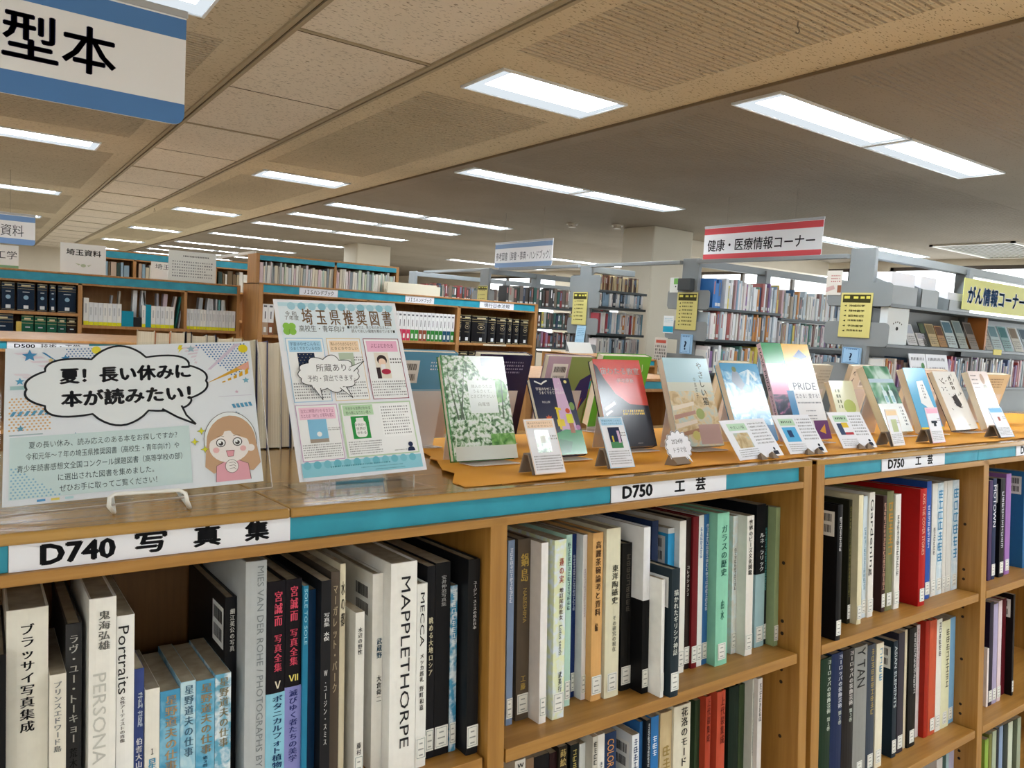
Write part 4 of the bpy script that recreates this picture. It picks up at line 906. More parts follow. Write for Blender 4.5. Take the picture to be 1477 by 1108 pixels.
def cover_book(M, w, h, t, col, back, label, group, left_pages=True, stock=None, spine=None):
    """a closed book seen from its front cover: x across, z up, thickness towards +y"""
    c = stock or flat(col, GLOSS, .5, 'laminated_cover'); bk = flat(back, GLOSS, .5, 'laminated_cover'); sp = flat(spine or back, GLOSS, .5, 'laminated_cover')
    e = .0012; mb = MB()
    mb.box(0, w, 0, e, 0, h, c).box(0, w, t - e, t, 0, h, bk)
    if left_pages: mb.box(w - e, w, e, t - e, 0, h, sp)
    else: mb.box(0, e, e, t - e, 0, h, sp)
    r = build('book', mb, None, M); tag(r, label, 'book', group)
    build('page_block', MB().box(.002 if left_pages else e, w - e if left_pages else w - .002, e, t - e, .002, h - .002, PAGES), r)
    return r
def book_stand(x, y, yaw, lean, w, h, label):
    r = empty('book_stand', TF @ T(x, y, FZ + .0035) @ RZ(yaw), label, 'book stand', 'frosted book stands on the orange cloth')
    a = math.radians(lean); s, c = math.sin(a), math.cos(a)
    build('base_plate', MB().rbox(.0, w, -.045, .012, .0, .0018, FROST, .0004), r)
    build('back_rest', MB().prism_x([(.012, .0018), (.014, .0018), (.014 + s * h, c * h), (.012 + s * h, c * h)], 0, w, FROST), r)
    build('rear_leg', MB().prism_x([(.013 + s * h, c * h), (.015 + s * h, c * h), (.03 + s * h * 1.25, .0), (.028 + s * h * 1.25, .0)], 0, w, FROST), r)
    return r
GB = 'books shown face on in the front row of the orange cloth'
def front_book(x, y, yaw, lean, w, h, t, col, back, label, **k):
    a = math.radians(lean); stand_w = w * .7
    z = FZ + .0062 + t * math.sin(a)
    b = cover_book(TF @ T(x, y, z) @ RZ(yaw) @ RX(-lean), w, h, t, col, back, label, GB, **k)
    yb = y + (t + .003) * math.cos(a)
    ca, sa = math.cos(math.radians(yaw)), math.sin(math.radians(yaw))
    o = (x + ca * w * .15 - sa * t, y + sa * w * .15 + t / math.cos(a) + .003 - .012)
    book_stand(o[0], o[1], yaw, lean, stand_w, h * .62, 'frosted stand of the ' + ' '.join(label.split(',')[0].split()[:12]))
    return b
# 1
b = front_book(.752, 1.273, -.5, 16.7, .153, .217, .014, 'd8e6dc', '3f8a4c', 'white and green book with a photo of trees and pale title panel', stock=TREES, spine='e8e6dc')
w, h = .153, .217; q = Print(-.0003, .000012, GLOSS)
q.poly([(w * .42, h), (w, h), (w, h * .74), (w * .62, h * .8)], 'dfeaea').rect(0, 0, .003, h, '3f8a4c')
q.disc(w * .84, h * .66, .022, LEAVES, 14, .026).disc(w * .75, h * .60, .014, LEAVES).rect(w * .05, 0, w, h * .13, 'd5dcd6').rect(w * .62, h * .13, w, h * .24, LEAVES)
for x0, x1 in ((.16, .06), (.2, .34), (.24, .16), (.86, .92)): q.line([(w * x0, h * .38), (w * (x0 + x1) / 2, h * .62), (w * x1, h * .9)], lambda t: .004 * (1.1 - t), '4f6450')
q.rect(w * .36, h * .44, w * .80, h * .76, 'e4efee')
for k, tx in enumerate(('隣人のうたは', 'うるさくて、', 'ときどきやさしい')): q.text(tx, w * .58, h * (.685 - k * .048), .0085, '8a9894', None, 'c') if k < 2 else q.text(tx, w * .58, h * (.685 - k * .048), .0085, '8a9894', w * .38, 'c')
q.text('白尾悠', w * .58, h * .51, .009, '7a8480', w * .18, 'c').rect(w * .62, h * .90, w * .98, h * .985, 'b9c4d0')
q.build('cover_print', b)
# 2
b = front_book(.970, 1.258, -3.8, 25.2, .105, .179, .014, '1d2546', '1d2546', 'small navy book with a yellow giraffe and white title, behind a tan card')
w, h = .105, .179; q = Print(-.0003, .000012, GLOSS)
q.poly([(w * .58, h), (w * .76, h), (w * .9, h * .3), (w, h * .26), (w, h * .22), (w * .5, h * .22)], 'd2b4d6').poly([(0, 0), (w, 0), (w, h * .3), (w * .6, h * .32), (w * .3, h * .26), (0, h * .28)], '3c9a62').poly([(w * .2, 0), (w * .6, h * .03), (w * .7, h * .16), (w * .4, h * .2)], '2f7a50')
q.line([(w * .1, h * .955), (w * .2, h * .93), (w * .26, h * .915), (w * .32, h * .94), (w * .42, h * .965)], .0035, 'e6e6e6').disc(w * .88, h * .95, .004, 'e0d890').star(w * .7, h * .93, .002, 'e0e0e0')
q.text('宇宙はなぜこんなに、', w * .1, h * .835, .008, 'eeeeee', w * .62).text('うまくできているのか', w * .16, h * .785, .008, 'eeeeee', w * .64).text('村山斉', w * .18, h * .665, .006, 'e0e0e0', w * .2)
q.line([(w * .5, h * .32), (w * .5, h * .56), (w * .52, h * .6)], .006, 'e8d030').line([(w * .46, h * .6), (w * .6, h * .58)], .005, 'e8d030').rect(w * .44, h * .36, w * .62, h * .45, 'e8d030')
q.disc(w * .76, h * .56, .006, 'c8502c').rect(w * .69, h * .4, w * .85, h * .52, 'd8d82c').rect(w * .72, h * .27, w * .83, h * .4, 'a05a34').star(w * .26, h * .45, .011, 'd8643c', 9, .6).disc(w * .93, h * .34, .006, 'b070b0').disc(w * .9, h * .62, .0065, '7a9a5a', 12, .01)
q.build('cover_print', b)
# 3
b = front_book(1.200, 1.318, -4.6, 19.9, .144, .221, .019, 'd2504a', '2a2c3c', 'red and black book with white title and yellow lettering, behind the blue headed card')
w, h = .144, .221; q = Print(-.0003, .000012, GLOSS)
q.poly([(0, 0), (w, 0), (w, h * .46), (w * .6, h * .48), (w * .34, h * .6), (w * .16, h * .78), (w * .06, h * .92), (0, h * .95)], '262a38').line([(w * .06, h * .42), (w * .3, h * .5)], .008, 'c8d0d8').line([(w * .06, h * .36), (w * .2, h * .41)], .006, 'c8d0d8')
q.text('宙わたる教室', w * .12, h * .83, .019, 'f0eeee', w * .82, 'l', .012).text('伊与原新', w * .42, h * .73, .0125, 'f0eeee', w * .36)
q.bars(w * .42, h * .35, w * .62, h * .415, 2, 'e8c840', .7, False).bars(w * .66, h * .35, w * .86, h * .415, 2, 'e8c840', .7, False).bars(w * .6, h * .03, w * .72, h * .045, 1, 'b0b0b0')
q.build('cover_print', b)
# 4
b = front_book(1.364, 1.253, -4.3, 17.7, .149, .226, .02, 'c8d8dc', 'd8d4c8', 'pale town view book with brush title in a vertical line', spine='cfc8b8')
w, h = .149, .226; q = Print(-.0003, .000012, GLOSS)
q.rect(0, 0, w, h * .7, SKYP).rect(0, h * .7, w, h, 'a9cbd8').rect(0, h * .62, w, h * .72, 'c8ccc0')
for k in range(4): q.poly([(w * .02, h * (.1 + k * .1)), (w * .5, h * (.16 + k * .1)), (w * .5, h * (.2 + k * .1)), (w * .02, h * (.15 + k * .1))], ('a8846c', 'ddd2c4', 'b48f84', 'e2d8c8')[k])
q.rect(w * .5, h * .02, w * .98, h * .24, 'b89c98').disc(w * .6, h * .36, .014, '9eac70').disc(w * .42, h * .12, .012, 'c8c078')
q.vtext('やさしい猫', w * .78, h * .96, h * .45, .019, '3c3c38', .02).vtext('中島京子', w * .62, h * .78, h * .54, .0085, '4a4a44')
q.build('cover_print', b)
# 5
b = front_book(1.609, 1.269, -4.6, 21.8, .143, .221, .02, '8cc4e6', '4f98c4', 'icy blue illustrated book with no readable title, behind the green headed cards', stock=ICE)
w, h = .143, .221; q = Print(-.0003, .000012, GLOSS)
q.rect(0, 0, w, h * .2, '3f74a4').poly([(0, h), (w, h), (w, h * .86), (w * .7, h * .92), (w * .4, h * .86), (0, h * .93)], '4a9ccc').poly([(w * .2, h * .76), (w * .3, h * .93), (w * .42, h * .88), (w * .52, h * .72), (w * .4, h * .64)], '8a9ab0').disc(w * .34, h * .92, .008, '6a7a4c').line([(w * .6, h * .72), (w * .72, h * .9), (w * .86, h * .78)], .012, 'dceef6')
q.build('cover_print', b)
# 6
b = front_book(1.787, 1.265, -8.6, 19.9, .183, .285, .016, 'e8eaee', 'e8e4ea', 'largest face on book, white with green yellow pink blocks and hand drawn capitals', left_pages=False, spine='e8c8d8')
w, h = .183, .285; q = Print(-.0003, .000012, GLOSS)
q.rect(0, h * .78, w * .42, h, '2f9a5c').rect(w * .42, h * .76, w, h, 'e6b840').rect(0, h * .46, w * .36, h * .78, 'dc8cb4').rect(0, 0, w * .3, h * .46, COSMOS).rect(w * .3, h * .0, w * .44, h * .5, '4a8cc0').rect(w * .7, 0, w, h * .19, '6c3a72').poly([(w * .78, h * .08), (w * .92, h * .15), (w * .9, h * .05)], 'd89a40').rect(0, h * .2, w * .28, h * .26, '2a2a3c')
q.poly([(w * .62, h * .86), (w * .78, h * .94), (w * .92, h * .86), (w * .78, h * .83)], '4a6a9c').star(w * .2, h * .7, .018, 'e8a8c8', 7)
for k in range(9): q.line([(w * (.48 + k * .055), h * .76), (w * (.485 + k * .055), h * .72)], .002, '3a3a40')
q.text('HAVE', w * .5, h * .62, .03, 'aab4c4', w * .42).text('PRIDE', w * .46, h * .51, .03, '4a5468', w * .48).text('生きる！愛する！', w * .46, h * .425, .015, '5a6474', w * .5).bars(w * .47, h * .36, w * .95, h * .385, 1, '6a7484', .6, False)
for v in (.28, .23, .2): q.bars(w * .6, h * v, w * .8, h * (v + .02), 1, '5a6474')
q.build('cover_print', b)
q = Print(0, .000012, GLOSS); q.rtext('HAVE PRIDE', .008, h * .95, h * .5, .008, '33333a').vtext('生きる愛する', .008, h * .46, h * .2, .008, '33333a'); q.build('spine_lettering', b, T(-.0002, .016, 0) @ RZ(-90))
# 7 ... 11
b = front_book(2.170, 1.330, -4.1, 18.5, .115, .171, .017, 'e4e8cc', 'e2dcc6', 'small cream book with a green leaf, lowest of the face on books')
w, h = .115, .171; q = Print(-.0003, .000012, GLOSS)
q.disc(w * .62, h * .5, .03, 'b6c878', 14, .024).poly([(w * .5, h * .2), (w * .98, h * .18), (w * .98, h * .4), (w * .7, h * .36)], '9cbc58').bars(w * .16, h * .45, w * .28, h * .85, 4, '6a7450', .6, False).bars(w * .4, h * .12, w * .9, h * .16, 1, '7a845c'); q.build('cover_print', b)
b = front_book(2.300, 1.255, -1.2, 24.2, .140, .226, .026, 'c8dcd6', 'e2dccc', 'book with blurred green photo and two glass bottles on its cover', stock=BLURG, spine='e2dccc')
w, h = .140, .226; q = Print(-.0003, .000012, GLOSS)
q.rect(0, 0, w, h * .42, 'dfe6e6').rect(0, h * .74, w, h * .8, 'b8d0e0')
for u in (.36, .62): q.poly(rounded(w * u, h * .42, w * (u + .16), h * .62, .004), 'cfe6ea').rect(w * (u + .05), h * .62, w * (u + .11), h * .7, 'bcdde4').rect(w * (u + .03), h * .44, w * (u + .13), h * .54, '8fc0cc')
q.bars(w * .8, h * .08, w * .87, h * .38, 6, '55606a', .6, False); q.build('cover_print', b)
b = front_book(2.487, 1.247, -2.8, 19.5, .128, .218, .024, '63b4e0', 'e4dcd0', 'sky blue book with a white sheet on its cover', spine='e4dcd0')
w, h = .128, .218; q = Print(-.0003, .000012, GLOSS)
q.poly([(w * .42, h * .78), (w * .72, h * .8), (w * .84, h * .42), (w * .9, h * .3), (w * .6, h * .36), (w * .34, h * .44)], 'eef2f4').rect(0, 0, w, h * .06, 'e8c83c').bars(w * .56, h * .5, w * .63, h * .74, 5, '5a6a7a', .6, False); q.build('cover_print', b)
b = front_book(2.685, 1.235, 1.5, 23.2, .169, .215, .018, 'e9e8e4', '2a2a2e', 'white book with a black ink drawing on its cover', spine='3a3a3c')
w, h = .169, .215; q = Print(-.0003, .000012, GLOSS); rnd = random.Random(3)
for k in range(34): u, v = rnd.uniform(.15, .85), rnd.uniform(.35, .92); q.line([(w * u, h * v), (w * (u + rnd.uniform(-.08, .08)), h * (v + rnd.uniform(-.05, .05)))], rnd.uniform(.001, .004), '2c2c30')
q.poly([(w * .4, h * .55), (w * .62, h * .6), (w * .7, h * .42), (w * .6, h * .36), (w * .44, h * .4)], '303036').bars(w * .57, h * .66, w * .68, h * .9, 3, '26262a', .7, False).bars(w * .5, h * .06, w * .7, h * .08, 1, '6a6a6a'); q.build('cover_print', b)
b = front_book(2.860, 1.212, 2.0, 19.7, .161, .213, .022, 'eadcd8', 'e2d8c8', 'pale pink book with a standing figure on its cover', spine='e8dccc')
w, h = .161, .213; q = Print(-.0003, .000012, GLOSS)
q.disc(w * .62, h * .86, .016, 'b89a84', 14, .02).poly([(w * .44, h * .3), (w * .46, h * .66), (w * .58, h * .76), (w * .7, h * .76), (w * .86, h * .62), (w * .9, h * .3)], '8a8672').poly([(w * .5, h * .3), (w * .55, h * .55), (w * .8, h * .5), (w * .82, h * .3)], '6e6a5a')
for k in range(4): q.bars(w * .08, h * (.9 - k * .07), w * .36, h * (.93 - k * .07), 1, '4a4a4a', .7, False)
q.bars(w * .16, h * .3, w * .24, h * .62, 6, '3c3c3c', .6, False); q.build('cover_print', b)

# ------------------------------------------------------------------ books of the back row, seen from behind
GK = 'books of the far row seen from behind on the orange cloth'
def back_book(x0, x1, yb, h, t, col, label, page_top=True):
    w = x1 - x0; lean = 18
    z = FZ + .024; b = cover_book(TF @ T(x0, yb, z) @ RX(lean), w, h, t, col, col, label, GK, True)
    r = empty('book_stand', TF @ T(x0 + w * .2, yb, FZ + .0035), 'frosted stand under the ' + ' '.join(label.split(' seen')[0].split()[:6]) + ' of the far row', 'book stand', 'frosted book stands of the far row')
    s, c = math.sin(math.radians(lean)), math.cos(math.radians(lean))
    build('base_plate', MB().rbox(0, w * .6, -.05, .05 + t, 0, .002, FROST, .0004), r)
    build('back_rest', MB().prism_x([(-.004, .002), (-.002, .002), (-.004 - s * h * .62, c * h * .66), (-.006 - s * h * .62, c * h * .66)], 0, w * .6, FROST), r)
    build('front_lip', MB().box(0, w * .6, .0, .02 + t, .012, .0136, FROST).box(0, w * .6, .018 + t, .02 + t, .002, .03, FROST), r)
    return b
def stick(b, u, v, h=None):
    q = Print(-.0004, .000012); q.rect(u, v, u + .05, v + .055, 'e6e2de'); rnd = random.Random(int(u * 1e4))
    for row in (0, 1):
        x = u + .006
        while x < u + .043: k = rnd.choice((.001, .0018)); q.rect(x, v + .006 + row * .025, x + k, v + .022 + row * .025, '2a2228'); x += k + .0013
    q.build('barcode_sticker', b)
b = back_book(.768, .927, 1.62, .215, .022, '5e9cc0', 'blue book with white pages seen from behind beside the portrait poster')
q = Print(-.0003); q.rect(0, 0, .159, .10, 'c8b4a8').rect(0, .1, .159, .125, '9cbccc').bars(.09, .17, .15, .195, 3, 'd8e4ec'); q.build('cover_print', b); stick(b, .01, .14)
b = back_book(.990, 1.146, 1.62, .215, .028, '20183c', 'thick dark violet book seen from behind, right of the tree photo book')
q = Print(-.0003); q.bars(.07, .165, .13, .2, 4, '8a84a0'); q.build('cover_print', b)
b = back_book(1.200, 1.356, 1.62, .215, .02, 'b8a0b4', 'pink and green patterned book seen from behind with barcode, left of the red book')
q = Print(-.0003); q.rect(.075, 0, .156, .215, '8a9a5c').poly([(.07, .02), (.12, .15), (.156, .17), (.156, .1), (.11, .02)], '3c3468').poly([(.1, .02), (.14, .1), (.13, .02)], 'b8503c'); q.build('cover_print', b); stick(b, .018, .14)
b = back_book(1.50, 1.698, 1.75, .225, .03, '5fae3c', 'bright green book seen from behind, peeping over the red book')
q = Print(-.0003); q.line([(.15, .14), (.17, .18), (.165, .2)], .003, 'd8e8c8'); q.build('cover_print', b)
back_book(2.04, 2.19, 1.75, .215, .024, 'd8d0b4', 'cream book seen from behind between the icy blue and largest face on books')
b = back_book(2.50, 2.675, 1.75, .215, .024, 'b4b6ac', 'grey book with red barcode seen from behind, right of the largest face on book')
stick(b, .03, .13); q = Print(-.0003); q.bars(.1, .14, .165, .2, 5, '8a8c84'); q.build('cover_print', b)
b = back_book(2.73, 2.88, 1.70, .215, .022, 'ddd6c8', 'off-white book with vertical katakana seen from behind, beside the bottle cover')
q = Print(-.0003); q.vtext('ペイン', .02, .2, .11, .02, '26262a', .03); q.build('cover_print', b); stick(b, .07, .13)
back_book(3.02, 3.30, 1.62, .205, .024, 'e2d2c8', 'pinkish beige book seen from behind over the ink drawing cover')
b = back_book(3.38, 3.60, 1.5, .19, .03, 'cdbfa6', 'beige book with printed lines seen from behind, right of the standing figure cover')
q = Print(-.0003); q.bars(.03, .13, .17, .175, 4, '6a5c50').rect(.06, .02, .12, .1, 'bdb09c'); q.build('cover_print', b)
# row of books whose page edges face the photographer
GR = 'row of books with page edges showing behind the landscape sign'
x = .255; k = 0
for t, h, c in ((.034, .262, 'd8c8b0'), (.03, .26, 'c8784a'), (.028, .262, 'e2dccb'), (.012, .262, '2a2c34'), (.03, .256, 'ddd6c4'), (.02, .258, '26324a'), (.032, .252, 'cfc6b4'), (.022, .254, 'b08a4a'), (.028, .25, 'dcd6c6'), (.024, .248, '343a6a'), (.03, .246, 'd6cfbe'), (.022, .242, '4a5a84'), (.036, .248, 'd8d2c0')):
    hc = c if k % 2 else c
    M = TF @ T(x, 1.74 + .004 * (k % 3), FZ + .0004) @ RZ(-9) @ RY(1.5 - .2 * k)
    mb = MB().box(0, .002, 0, .15, 0, h, COVER).box(t - .002, t, 0, .15, 0, h, COVER).box(0, t, .148, .15, 0, h, COVER)
    o = build('book', mb, None, M, hc); tag(o, 'book with page edges outward, %s from the left in the row behind the landscape sign' % ordn[k], 'book', GR)
    build('page_block', MB().box(.002, t - .002, .003, .148, .003, h - .003, PAGES), o)
    x += t + .002; k += 1

# ------------------------------------------------------------------ small cards in front of the books
CARDK = flat('8c8278', .8, .2, 'folded_card'); KRAFT = flat('8a7a6a', .8, .2, 'brown_folded_card')
def card(x, y, yaw, lean, w, h, label, wide=False):
    M = TF @ T(x, y, FZ + .005) @ RZ(yaw) @ RX(-lean)
    r = build('caption_card', MB().box(0, w, 0, .0012, 0, h, PAPER), None, M); tag(r, label, 'card', 'caption cards on the orange cloth')
    s = empty('card_holder', TF @ T(x, y, FZ + .0035) @ RZ(yaw), ('folded props under the ' if wide else 'dark prop behind the ') + ' '.join(label.split(',')[0].split()[:12]), 'card holder', 'card holders on the orange cloth')
    if wide:
        for u in (.4, .66):
            build('prop', MB().prism_x([(-.018, .0), (-.004, .0), (-.004, .003)], w * u, w * u + .004, KRAFT).add([(w * u - .012, -.016, 0), (w * u + .016, -.016, 0), (w * u + .002, -.004, .014), (w * u + .002, .012, 0)], [(0, 1, 2), (0, 2, 3), (1, 3, 2), (0, 3, 1)], KRAFT), s)
    else:
        build('prop', MB().prism_x([(.006, 0), (.0085, 0), (.024, .034), (.034, .034), (.047, 0), (.05, 0), (.036, .037), (.022, .037)], -.001, w * .9, CARDK), s)
    return r
q = None
def small_print(r, w, h, head, lines, hc, art, person=False):
    q = Print(-.0003, .000012); q.frame(0, 0, w, h, .0012, head)
    q.rect(w * .06, h * .83, w * .94, h * .97, head)
    for k, t in enumerate(lines): q.text(t, w * .5, h * (.905 - k * .055) if len(lines) > 1 else h * .88, .0042 if len(lines) > 1 else .006, hc, w * .8, 'c')
    for a in art: q.rect(w * a[0], h * a[1], w * a[2], h * a[3], a[4])
    q.bars(w * .08, h * .06, w * .92, h * .34, 6, '8e9096').bars(w * .76, h * .6, w * .95, h * .7, 2, '66666a'); q.build('card_print', r)
r = card(.804, 1.075, 1.4, 22.4, .070, .104, 'tan headed caption card with a tree cover picture')
small_print(r, .07, .104, 'f0d4ba', ('隣人のうたはうるさくて、', 'ときどきやさしい'), '7a5a40', [(.25, .38, .72, .79, TREES), (.4, .55, .58, .69, 'e8f0ee')])
r = card(.986, 1.079, -3.8, 24.4, .060, .105, 'light blue headed caption card in front of the red and black book')
small_print(r, .06, .105, 'a9d2ee', ('宇宙はなぜこんなに', 'うまくできているのか'), '3a5f86', [(.26, .38, .74, .79, '1f2848'), (.26, .38, .74, .5, '4c8a5c'), (.36, .5, .42, .62, 'e0c840'), (.6, .48, .7, .72, 'd0b4d4')])
GH = 'b7d6bd'
def wide_card(x, y, yaw, lean, w, h, label, title, art):
    r = card(x, y, yaw, lean, w, h, label, True); q = Print(-.0003, .000012)
    q.rect(w * .1, h * .72, w * .5, h * .9, GH)
    if title: q.text(title, w * .3, h * .77, .0085, '3a4a40', w * .3, 'c')
    else: q.bars(w * .16, h * .77, w * .44, h * .85, 1, '3a4a40', .7, False)
    for a in art: q.rect(w * a[0], h * a[1], w * a[2], h * a[3], a[4])
    q.bars(w * .56, h * .32, w * .93, h * .92, 7, '8e9096').bars(w * .08, h * .05, w * .5, h * .26, 4, '8a8c92').disc(w * .86, h * .19, .004, '1f2436').poly(rounded(w * .8, h * .04, w * .92, h * .14, .003, (0, 1, 1, 0)), '1f2436'); q.build('card_print', r)
wide_card(1.325, 1.045, 8, 33.6, .19, .098, 'green headed caption card with a town picture, nearest the cloud shaped card', 'やさしい猫', [(.14, .28, .46, .66, SKYP)])
wide_card(1.542, 1.074, -5.1, 34.3, .131, .105, 'green headed caption card with a blue picture, in front of the largest face on book', None, [(.1, .3, .46, .68, '58aee0'), (.2, .42, .32, .6, '26406a')])
wide_card(1.798, 1.098, -10.6, 33.3, .120, .106, 'green headed caption card with yellow and red patches, below the small cream book', None, [(.12, .36, .26, .68, '3c4c6c'), (.26, .56, .44, .7, 'e0c040'), (.26, .36, .5, .43, 'b03c48')])
for x, y, yaw, lean, w, h, hd, lab, art in ((1.980, 1.067, .9, 16.5, .061, .100, 'ecd0a8', 'narrow tan headed caption card in front of the bottle cover', [(.3, .38, .75, .72, 'b8c49a')]),
        (2.184, 1.065, -.9, 15.5, .068, .102, 'f0b4cc', 'narrow pink headed caption card in front of the sky blue book', [(.25, .55, .7, .62, '26303c'), (.4, .46, .6, .55, '26303c')]),
        (2.603, 1.064, -1.7, 25.4, .088, .101, '8cc4ec', 'narrow blue headed caption card in front of the standing figure book', [(.4, .55, .55, .68, 'a85a50')]),
        (2.99, 1.09, 0, 22, .08, .10, 'a4cdea', 'narrow blue headed caption card at the right picture edge', [(.3, .45, .7, .72, '4c84a8')])):
    r = card(x, y, yaw, lean, w, h, lab); small_print(r, w, h, hd, (), '5a4a50', art)
# cloud shaped card
M = TF @ T(1.131, 1.068, FZ + .006) @ RZ(6) @ RX(-15.6)
o = cloud(.0455, .034, .0405, .029, 15, .2)
cl = build('cloud_card', MB().prism(o, 0, .0012, PAPER), None, M); tag(cl, 'cloud shaped card with handwritten note between the red book and town view book', 'card')
q = Print(-.0003, .000012); q.line(cloud(.0455, .034, .0388, .0276, 15, .2), .0013, '3a3a44', True).text('2024年', .024, .040, .0125, '5a5c64', .038).text('ドラマ化', .026, .022, .0125, '5a5c64', .042)
q.poly([(.064, .012), (.072, .016), (.082, -.002)], 'e9ebee').line([(.064, .011), (.082, -.002), (.073, .016)], .0009, '3a3a44'); q.build('card_print', cl)
build('prop', MB().prism_x([(-.012, -.004), (.03, -.008), (.006, .02)], .015, .06, KRAFT), cl)

# ------------------------------------------------------------------ far bookcases (upright in the room)
def tint_name(h):
    r, g, b = (int(h[i:i+2], 16) for i in (0, 2, 4)); mx, mn = max(r, g, b), min(r, g, b); l = (mx + mn) / 2
    if mx - mn < 26: return 'white' if l > 205 else 'pale grey' if l > 165 else 'grey' if l > 100 else 'dark grey' if l > 55 else 'black'
    hue = 'red' if r == mx and g - b < 30 and b - g < 30 else 'tan' if r == mx and g > b else 'pink' if r == mx else 'green' if g == mx else 'blue'
    return ('pale ' if l > 185 else 'dark ' if l < 75 else '') + hue
def ordinal(i): return ordn[i]
def far_book(M, t, d, h, color, label, group, style, cat='book', extra=None):
    mb = MB()
    if style == 'slim': mb.box(0, t, 0, d, 0, h, COVER).box(t * .15, t * .85, .002, d - .002, h - .001, h + .0005, PAGES)
    elif style == 'round':
        n = 5; sp = [(t * i / n, -.16 * t * math.sin(math.pi * i / n)) for i in range(n + 1)]
        mb.prism_z([(0, d)] + sp + [(t, d)], 0, h, COVER)
    elif style == 'file': mb.box(0, t, 0, d, 0, h, COVER)
    o = build('book' if cat == 'book' else 'file_box' if cat == 'file box' else 'pamphlet', mb, None, M, color); tag(o, label, cat, group)
    if style == 'round':
        n = 5; q = MB(); g = flat('b9a878', .4, .5, 'gilt')
        for z0, z1 in ((.97, .985), (.86, .875), (.78, .79), (.03, .045)):
            vs = []; 
            for i in range(n + 1):
                p = (t * i / n, -.16 * t * math.sin(math.pi * i / n) - .0008); vs += [(p[0], p[1], h * z0), (p[0], p[1], h * z1)]
            q.add(vs, [(2 * i, 2 * i + 2, 2 * i + 3, 2 * i + 1) for i in range(n)], g)
        build('gilt_bands', q, o)
        p = Print(-.16 * t - .0012); p.rect(t * .22, h * .885, t * .78, h * .93, 'c8bc98')
        if extra == 'ring': p.line([(t * .5 + t * .22 * math.cos(a * .5), h * .58 + h * .085 * math.sin(a * .5)) for a in range(13)], .003, 'b9a888', True).rect(t * .42, h * .56, t * .58, h * .6, 'b9a888').rect(t * .25, h * .38, t * .75, h * .395, '8a8068').rect(t * .3, h * .70, t * .7, h * .72, 'b9a878')
        else: p.disc(t * .5, h * .48, min(t * .2, .016), '8fb0c8', 12).rect(t * .3, h * .66, t * .7, h * .69, 'b0b8c0')
        p.build('gilt_stamp', o)
        p = Print(-.16 * t - .0018); w = min(.03, t * .5); p.rect(t * .5 - w / 2, h * .08, t * .5 + w / 2, h * .2, 'd8dce0'); p.build('call_number_label', o)
    if style == 'file' and extra:
        p = Print(-.0004); p.rect(0, h * .0, t, h * .15, 'e4e030').rect(t * .3, h * .45, t * .6, h * .8, 'b9bcc0'); p.build('yellow_tape', o)
    return o
rnd = random.Random(11)
# --- the long case on the left, facing the photographer
YL = 6.593
caseL = bookcase(TR @ T(0, YL, 0), 'beech bookcase at the far left holding dark blue bound volumes and white files', -.92, 1.775, .32, .157, -1.5, [(-.92, -.89), (1.75, 1.775)], [(-.16, -.13), (.586, .614), (1.335, 1.357)], [], [], header=(.077, .083), strips=[(-.89, 1.75)], wh=WOOD_BG, wv=WOOD_BG, back=.3, name='bookcase')
for a, b, zs in ((-.13, .586, (-.146, -.44, -.75, -1.05, -1.4)), (-.89, -.16, (-.146, -.44, -.75)), (.614, 1.335, (-.229, -.52, -.8, -1.1, -1.4)), (1.357, 1.75, (-.229, -.52, -.8, -1.1, -1.4))):
    for z in zs: build('shelf', MB().box(a, b, .002, .3, z - .022, z, WOOD_BG), caseL)
for i, (x, w) in enumerate(((.03, .07), (.108, .078), (.203, .106), (.327, .061), (.405, .037), (.457, .118))):
    far_book(TR @ T(x, YL + .03, -.1455), w, .17, .203, '1c2c40', 'dark blue gilt bound volume, %s from the left on the far left case' % ordinal(i), 'dark blue bound volumes of the far left case', 'round')
for i, (x, w, h, c) in enumerate(((.02, .16, .265, '1c2c40'), (.197, .038, .215, 'd8b860'), (.23, .074, .262, '1f5a44'), (.312, .07, .26, '1f5a44'), (.39, .062, .258, '1f5a44'), (.457, .055, .256, '1c4a40'), (.518, .062, .256, '2c2422'))):
    n = {'1c2c40': 'wide dark blue volume', 'd8b860': 'small yellow book', '1f5a44': 'green gilt volume', '1c4a40': 'narrow deep green volume', '2c2422': 'dark brown volume'}[c]
    far_book(TR @ T(x, YL + .03, -.4395), w, .17, h, c, '%s, %s from left, far left case lower shelf' % (n, ordinal(i)), 'bound volumes low on the far left case', 'round' if i != 1 else 'slim')
def row_files(x0, x1, z, y, spec, where, grp):
    x = x0; i = 0
    for t, h, c in spec:
        if x + t > x1: break
        n = tint_name(c); far_book(TR @ T(x, y, z + .0005), t - .0015, .10, h, c, '%s file with yellow tape, %s from left, %s' % (n, ordinal(i), where) if c not in ('1f8fa8', '2a2a2c') else '%s file box, %s from left, %s' % ('teal' if c[0] == '1' else 'dark', ordinal(i), where), grp, 'file', 'file box', c not in ('1f8fa8', '2a2a2c'))
        x += t; i += 1
W1, W2 = 'e8e8e4', 'dfe2e4'
row_files(.625, 1.333, -.229, YL + .02, [(.036, .205, W1)] + [(.032, .172, rnd.choice((W1, W2))) for _ in range(7)] + [(.085, .12, '1f8fa8'), (.06, .075, '2a2a2c'), (.026, .172, W1), (.04, .18, '1f8fa8')] + [(.034, .172, rnd.choice((W1, W2))) for _ in range(5)], 'far left case middle bay', 'white files of the middle bay')
row_files(1.362, 1.748, -.229, YL + .02, [(rnd.choice((.024, .03)), .165, rnd.choice((W1, W2, 'd4d8dc'))) for _ in range(15)], 'far left case right bay', 'white files of the right bay')
k = 0
